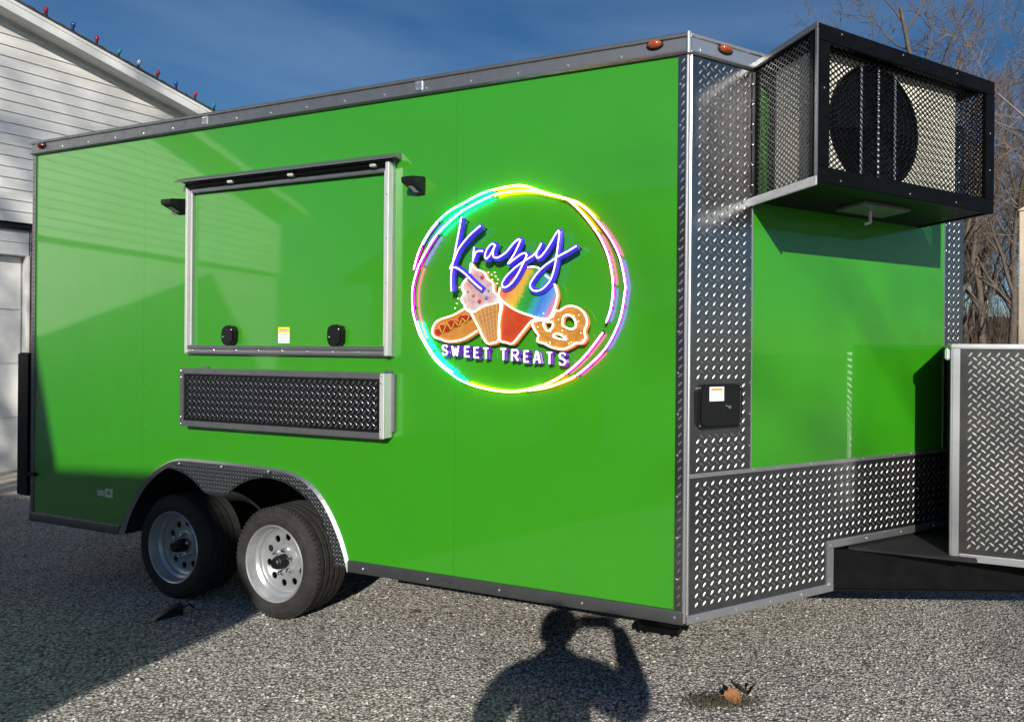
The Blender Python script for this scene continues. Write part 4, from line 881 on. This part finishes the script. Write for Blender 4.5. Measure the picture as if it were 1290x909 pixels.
# ================================================================== TREES
def tree_mesh(seed, h, r0, spread=.75, lean=(0, 0), n1=15, up=.12, base=.22):
    rs = random.Random(seed); tr_ = MB(); cr = MB()
    def walk(p, d, ln, rad, lvl):
        nseg = (9, 6, 5, 3, 3)[lvl]; sides = (9, 6, 4, 3, 3)[lvl]; pts = [p.copy()]; rads = [rad]; dirs = [d.copy()]
        wob = (.07, .16, .22, .28, .3)[lvl]
        for i in range(nseg):
            d = (d + V((rs.gauss(0, wob), rs.gauss(0, wob), rs.gauss(0, wob * .6) + up * (.4 if lvl == 0 else 1)))).normalized()
            p = p + d * (ln / nseg); pts.append(p.copy()); dirs.append(d.copy()); rads.append(max(rad * (1 - (i + 1) / nseg * (.75 if lvl < 2 else .7)), .004))
        if lvl == 0: rads[0] *= 1.35
        (tr_ if lvl == 0 else cr).tube(pts, rads, sides, lvl == 0)
        if lvl >= 4: return
        n = (n1, 7, 6, 5)[lvl]
        for k in range(n):
            t = (base + (1 - base) * (k + rs.random()) / n) if lvl == 0 else (.25 + .75 * (k + rs.random()) / n)
            f_ = min(t, .999) * nseg; i = int(f_); q = pts[i].lerp(pts[i+1], f_ - i); dd = dirs[i+1]
            az = rs.uniform(0, 2*math.pi); a = dd.orthogonal().normalized(); b = dd.cross(a)
            ang = rs.uniform(.45, .95) * spread / .75
            nd = (dd * math.cos(ang) + (a * math.cos(az) + b * math.sin(az)) * math.sin(ang)).normalized()
            rr_ = (rads[i] * (1 - (f_ - i)) + rads[i+1] * (f_ - i)) * rs.uniform(.45, .68)
            ll = ln * ((.52, .5, .5, .5)[lvl]) * rs.uniform(.6, 1.05) * (1.15 - .55 * t if lvl == 0 else 1)
            walk(q, nd, ll, max(rr_, .006), lvl + 1)
    walk(V((0, 0, -.1)), V((lean[0], lean[1], 1)).normalized(), h, r0, 0)
    return tr_, cr
VAR = []
for k, (sd, h, r0, m1, m2, kw) in enumerate(((11, 12.5, .21, BARK, TWIG, {}), (23, 14, .24, BARK, TWIG, dict(spread=.62, up=.16)), (37, 10, .15, BARKP, TWIGP, dict(spread=.85, up=.05, base=.12)))):
    a, b = tree_mesh(sd, h, r0, **kw); VAR.append((a.mesh('trunk', m1, angle=80), b.mesh('crown', m2, angle=80)))
def plant(v, x, y, z, sc, rz, label, group=None, name='bare_tree'):
    e = bpy.data.objects.new(name, None); COL.objects.link(e); e.location = (x, y, z); e.rotation_euler = (0, 0, rz); e.scale = (sc,) * 3; tag(e, label, 'tree', group)
    link('trunk', VAR[v][0], e); link('crown', VAR[v][1], e)
def bank(y): 
    j = max(0, (y - 34) / 60 * 14); return -.2 + 7.0 * (1 - math.exp(-((j / 14) * 2.4) ** 1.5)) if y > 34 else 0
G1 = 'bare trees behind the trailer'
plant(0, 9.6, 21.5, 0, 1.12, .4, 'tall bare tree whose dark crown rises above the cage', None)
plant(2, 9.0, 14.2, 0, .98, 2.2, 'pale-barked bare tree standing beside the cream post', None)
rng = random.Random(9)
FAR = [(14.5, 29.5, 1), (17.6, 31, 0), (12.2, 32.5, 0), (16.2, 36, 1), (20.5, 37, 0), (22.8, 41.5, 1), (19.0, 43, 0), (26.5, 46, 1), (24.0, 49, 0), (29.5, 53, 1), (27.0, 57, 0), (16.8, 27.5, 0), (13.6, 25.5, 1), (18.9, 33.5, 1), (15.2, 33, 0), (21.8, 45, 0), (7.0, 38, 0), (10.2, 42, 1), (4.0, 44, 1), (12.5, 47, 0), (25.0, 36.5, 1), (28.0, 40, 0), (1.0, 48, 0), (7.5, 50, 1)]
for x, y, v in FAR: plant(v, x, y, bank(y) - .1, rng.uniform(.75, .98), rng.uniform(0, 6.28), 'bare grey-brown tree in the wood beyond the trailer nose', 'bare trees of the wood beyond the trailer')
plant(1, -6.1, -9.5, 0, .90, 1.0, 'tall bare tree behind the white cottage')
for k, x in enumerate((-26, -17, -9, 12, 19, 28)): plant(k % 2, x * 1.8, -62 - 5 * (k % 3), 0, .85, k * 1.3, 'unseen bare tree added behind the photographer to block sky light', 'unseen bare trees added to block sky light')  # unseen row added to cut the sky light and darken reflections
plant(0, 6.5, -17.0, 0, 1.0, 3.0, 'unseen tall bare tree added behind the photographer to darken reflections')  # added out of view so the metal reflects something darker
# undergrowth: nobody could count it
ug = MB(); rng = random.Random(4)
for i in range(7000):
    y = rng.uniform(30, 62); x = rng.uniform(.0, .85) * y; z0 = bank(y) - .1; h = rng.uniform(.8, 4.5)
    dx, dy = rng.gauss(0, .25), rng.gauss(0, .25); r = rng.uniform(.008, .022)
    ug.tube([(x, y, z0), (x + dx * .4 * h, y + dy * .4 * h, z0 + h * .55), (x + dx * h, y + dy * h, z0 + h)], [r, r * .7, r * .3], 3, False)
o = ug.build('undergrowth', TWIG); o['kind'] = 'stuff'; o['label'] = 'brown leafless undergrowth on the bank'; o['category'] = 'undergrowth'
# cream post
pp = V((ray(1291, 300).x * 8.2, 8.2, 0))
po = thing('wooden_post', 'cream painted upright post standing before the bare wood', 'post', pp, 'world'); ORG[po.name] = V((0,0,0)); po.rotation_euler = (0, 0, R_(-29))
MB().box((-.065, -.065, -.1), (.065, .065, 3.36)).build('post_shaft', POSTM, po, bevel=.008)
MB().add([(-.085,-.085,3.36), (.085,-.085,3.36), (.085,.085,3.36), (-.085,.085,3.36), (0,0,3.43)], [(0,1,2,3), (0,1,4), (1,2,4), (2,3,4), (3,0,4)]).build('post_cap', POSTM, po)

# ================================================================== PHOTOGRAPHER AND PHONE
def person():
    e = bpy.data.objects.new('person', None); COL.objects.link(e); e.location = (-.17, -.42, 0)
    tag(e, 'person in dark jacket and jeans holding up a phone to photograph the trailer', 'person'); o0 = V((-.17, -.42, 0))
    J = [('pelvis', (-.13,-.42,.96), .24, None), ('waist', (-.12,-.42,1.12), .25, 0), ('chest', (-.125,-.40,1.28), .25, 1), ('neckb', (-.16,-.37,1.47), .070, 2), ('neck', (-.16,-.35,1.53), .058, 3),
         ('jaw', (-.162,-.325,1.585), .070, 4), ('head', (-.165,-.335,1.655), .090, 5), ('crown', (-.165,-.345,1.715), .062, 6),
         ('rsh', (.045,-.385,1.42), .095, 3), ('rel', (.225,-.25,1.265), .082, 8), ('rwr', (.140,-.075,1.475), .050, 9), ('rpalm', (.118,-.045,1.530), .040, 10),
         ('lsh', (-.355,-.385,1.405), .092, 3), ('lel', (-.43,-.25,1.22), .080, 12), ('lwr', (-.155,-.085,1.475), .033, 13), ('lpalm', (-.115,-.050,1.525), .036, 14),
         ('rhip', (-.08,-.42,.90), .105, 0), ('rkn', (-.06,-.40,.50), .068, 16), ('ran', (-.05,-.44,.10), .045, 17), ('rtoe', (-.03,-.28,.04), .040, 18),
         ('lhip', (-.26,-.42,.90), .105, 0), ('lkn', (-.28,-.39,.50), .068, 20), ('lan', (-.29,-.43,.10), .045, 21), ('ltoe', (-.31,-.27,.04), .040, 22)]
    me = bpy.data.meshes.new('body'); me.from_pydata([tuple(V(j[1]) - o0) for j in J], [(j[3], i) for i, j in enumerate(J) if j[3] is not None], [])
    ob = bpy.data.objects.new('body', me); COL.objects.link(ob)
    md = ob.modifiers.new('Skin', 'SKIN'); sv = me.skin_vertices[0].data
    for i, j in enumerate(J): sv[i].radius = (j[2], j[2] * (.72 if j[0] in ('chest', 'waist', 'pelvis') else 1)); sv[i].use_root = (i == 0)
    ob.modifiers.new('Sub', 'SUBSURF').levels = 2
    dg = bpy.context.evaluated_depsgraph_get(); dg.update(); bmesh_ = bpy.data.meshes.new_from_object(ob.evaluated_get(dg)); bpy.data.objects.remove(ob)
    # fingers and face rooted in the same mesh
    fx = MB()
    for s, px, hx in ((1, .112, .10), (-1, -.115, -.10)):
        for k, (ln, dz) in enumerate(((.070, .030), (.078, .010), (.072, -.010), (.058, -.028))):
            b = V((px, -.045, 1.528 + dz)); fx.tube([b, b + V((-s*.004, .022, .002)), b + V((-s*.02, ln*.52, .0)), b + V((-s*.045, ln*.50, -.002))], [.0095, .0092, .0085, .0065], 8)
        b = V((px - s*.004, -.055, 1.505)); fx.tube([b, b + V((-s*.03, -.004, .012)), b + V((-s*.052, .004, .018))], [.012, .0105, .008], 8)
    fx.tube([(-.165,-.262,1.665), (-.165,-.238,1.625), (-.165,-.252,1.618)], [.010, .014, .010], 8)        # nose
    for s in (1, -1):
        fx.lathe([(.0001,.008), (.016,.006), (.026,.0), (.018,-.008)], (-.165 + s*.092, -.34, 1.645), (s, 0, 0), 10)
        fx.lathe([(.0001,.006), (.008,.004), (.012,0)], (-.165 + s*.033, -.256, 1.662), (0, 1, 0), 8)
    fx.tube([(-.19,-.258,1.588), (-.165,-.250,1.586), (-.14,-.258,1.588)], [.005, .007, .005], 6)
    bm = bmesh.new(); bm.from_mesh(bmesh_); nb = len(bm.faces)
    fm = fx.mesh('fx', BLACK, org=o0); bm.from_mesh(fm)
    skin = mat('skin', (0.45, 0.27, 0.19), .5); jac = mat('dark_jacket', (0.02, 0.022, 0.03), .8, var=.3, vscale=30); jean = mat('jeans', (0.04, 0.06, 0.12), .85, var=.3, vscale=60); shoe = mat('shoe', (0.03, 0.025, 0.02), .6)
    for i, f_ in enumerate(bm.faces):
        c = f_.calc_center_median() + o0; f_.smooth = True
        f_.material_index = 0 if (i >= nb or c.z > 1.535 or (c.y > -.095 and c.z > 1.3)) else (1 if c.z > .93 else (2 if c.z > .11 else 3))
    out = bpy.data.meshes.new('body'); bm.to_mesh(out); bm.free()
    for m in (skin, jac, jean, shoe): out.materials.append(m)
    link('body', out, e)
    hr = MB().lathe([(.098, -.03), (.101, .02), (.095, .055), (.075, .085), (.04, .103), (.0001, .108)], V((-.165,-.352,1.645)) - o0, (0, -.25, 1), 20)
    hr.build('hair', mat('dark_hair', (0.03, 0.02, 0.015), .6, bump=.5, bscale=200), e)
person()
ph = thing('phone', 'slim dark phone held up level in both hands', 'phone', (0.0, -.012, 1.500), 'world'); ORG[ph.name] = V((0,0,0))
MB().box((-.085, -.010, .0), (.085, -.002, .076)).build('case', BLACKP, ph, bevel=.003)
MB().box((-.08, -.0106, .004), (.08, -.0101, .072)).build('screen', mat('phone_screen', (0.01, 0.01, 0.012), .1), ph, smooth=False)

# ================================================================== LITTLE THINGS ON THE GROUND
def leaf(p, sz, rz, tilt, m, label, group=None):
    b = MB(); n = 8; curl = .35
    for i in range(n + 1):
        u = i / n; w = .42 * math.sin(math.pi * min(1, u * 1.02)) ** .7 * (1 + .25 * math.sin(u * 19))
        for v_ in (-1, -.4, 0, .4, 1): b.v.append(V(((u - .5) * sz, v_ * w * sz, (curl * (v_ * w) ** 2 * 1.6 + .18 * (u - .5) ** 2) * sz)))
    for i in range(n):
        for j in range(4): b.f.append((i*5+j, (i+1)*5+j, (i+1)*5+j+1, i*5+j+1))
    b.tube([(-.5*sz, 0, .05*sz), (-.72*sz, .03*sz, .02*sz)], .012*sz, 4)
    o = b.build('dead_leaf', m); o.location = p; o.rotation_euler = (tilt, tilt * .5, rz); tag(o, label, 'leaf', group); return o
g1 = ground_at(923, 886)
leaf(g1 + V((0, 0, .030)), .090, .3, .45, LEAF, 'tan dead leaf lying flattest beside the dry grass clump')
leaf(ground_at(934, 878) + V((0, .0, .034)), .075, 1.9, .9, LEAFD, 'dark curled dead leaf behind the tan leaf')
leaf(ground_at(947, 879) + V((0, 0, .038)), .078, .9, -.8, LEAF, 'brown dead leaf standing on edge at the grass clump')
gt = MB(); rng = random.Random(8); gc = ground_at(908, 886)
for i in range(420):
    x, y = rng.gauss(0, .075), rng.gauss(0, .022); a = rng.uniform(0, 6.28); h = rng.uniform(.008, .034); l = rng.uniform(.01, .045)
    gt.tube([gc + V((x, y, -.002)), gc + V((x + .5*l*math.cos(a), y + .5*l*math.sin(a), h)), gc + V((x + l*math.cos(a), y + l*math.sin(a), h * .6))], [.0016, .0012, .0004], 3, False)
o = gt.build('grass_tuft', GRASSM); o['kind'] = 'stuff'; o['label'] = 'flattened tuft of dry grass in the gravel'; o['category'] = 'grass'
tw = MB().tube([ground_at(874, 884) + V((0,0,.008)), ground_at(884, 880) + V((0,0,.014)), ground_at(893, 875) + V((0,0,.016))], [.003, .004, .002], 5).build('twig', BARK); tag(tw, 'thin grey twig at the end of the grass tuft', 'twig')
leaf(ground_at(525, 771) + V((0, 0, .006)), .05, .8, .2, LEAFD, 'dark scrap of dead leaf on the gravel under the trailer flank', 'dark leaf scraps on the gravel')
leaf(ground_at(565, 773) + V((0, 0, .006)), .04, 2.0, .2, LEAFD, 'dark scrap of dead leaf on the gravel under the trailer flank', 'dark leaf scraps on the gravel')
# wheel chock in front of the rear wheel
kc = ground_at(212, 776)
kt = thing('wheel_chock', 'black wheel chock lying in the shade by the rear wheel', 'wheel chock', kc, 'world'); ORG[kt.name] = V((0,0,0)); kt.rotation_euler = (0, 0, .9); kt.scale = (.62, .62, .6)
MB().add([(-.12,-.05,0), (.10,-.05,0), (.10,.05,0), (-.12,.05,0), (.10,-.05,.10), (.10,.05,.10), (.04,-.05,.09), (.04,.05,.09), (-.10,-.05,.02), (-.10,.05,.02)],
         [(0,1,2,3), (0,1,4,6,8), (3,9,7,5,2), (1,2,5,4), (4,5,7,6), (6,7,9,8), (8,9,3,0)]).build('wedge', BLACKP, kt, bevel=.006)
MB().tube([(.1, 0, .05), (.16, .02, .06), (.2, .03, .01)], .008, 6).build('pull_rope', DARK, kt)
# loose stones
lsn = MB(); rng = random.Random(12)
ico = [(0,0,1),(.9,0,.3),(.28,.86,.3),(-.73,.53,.3),(-.73,-.53,.3),(.28,-.86,.3),(.0,0,-.6)]
icf = [(0,1,2),(0,2,3),(0,3,4),(0,4,5),(0,5,1),(6,2,1),(6,3,2),(6,4,3),(6,5,4),(6,1,5)]
for i in range(17000):
    y = 2.1 + 5.5 * rng.random() ** 1.8; x = rng.uniform(-1.15, .65) * y; r = .0030 + .0075 * rng.random() ** 3; a = rng.uniform(0, 6.28); c, s = math.cos(a), math.sin(a)
    e, f_ = rng.uniform(.7, 1.5), rng.uniform(.45, .9)
    lsn.add([(x + (p[0]*c*e - p[1]*s) * r, y + (p[0]*s*e + p[1]*c) * r, p[2] * r * f_ + r * .25) for p in ico], icf)
o = lsn.build('gravel_stones', STONE, smooth=False); o['kind'] = 'stuff'; o['label'] = 'loose pale stones scattered on the packed drive'; o['category'] = 'gravel'
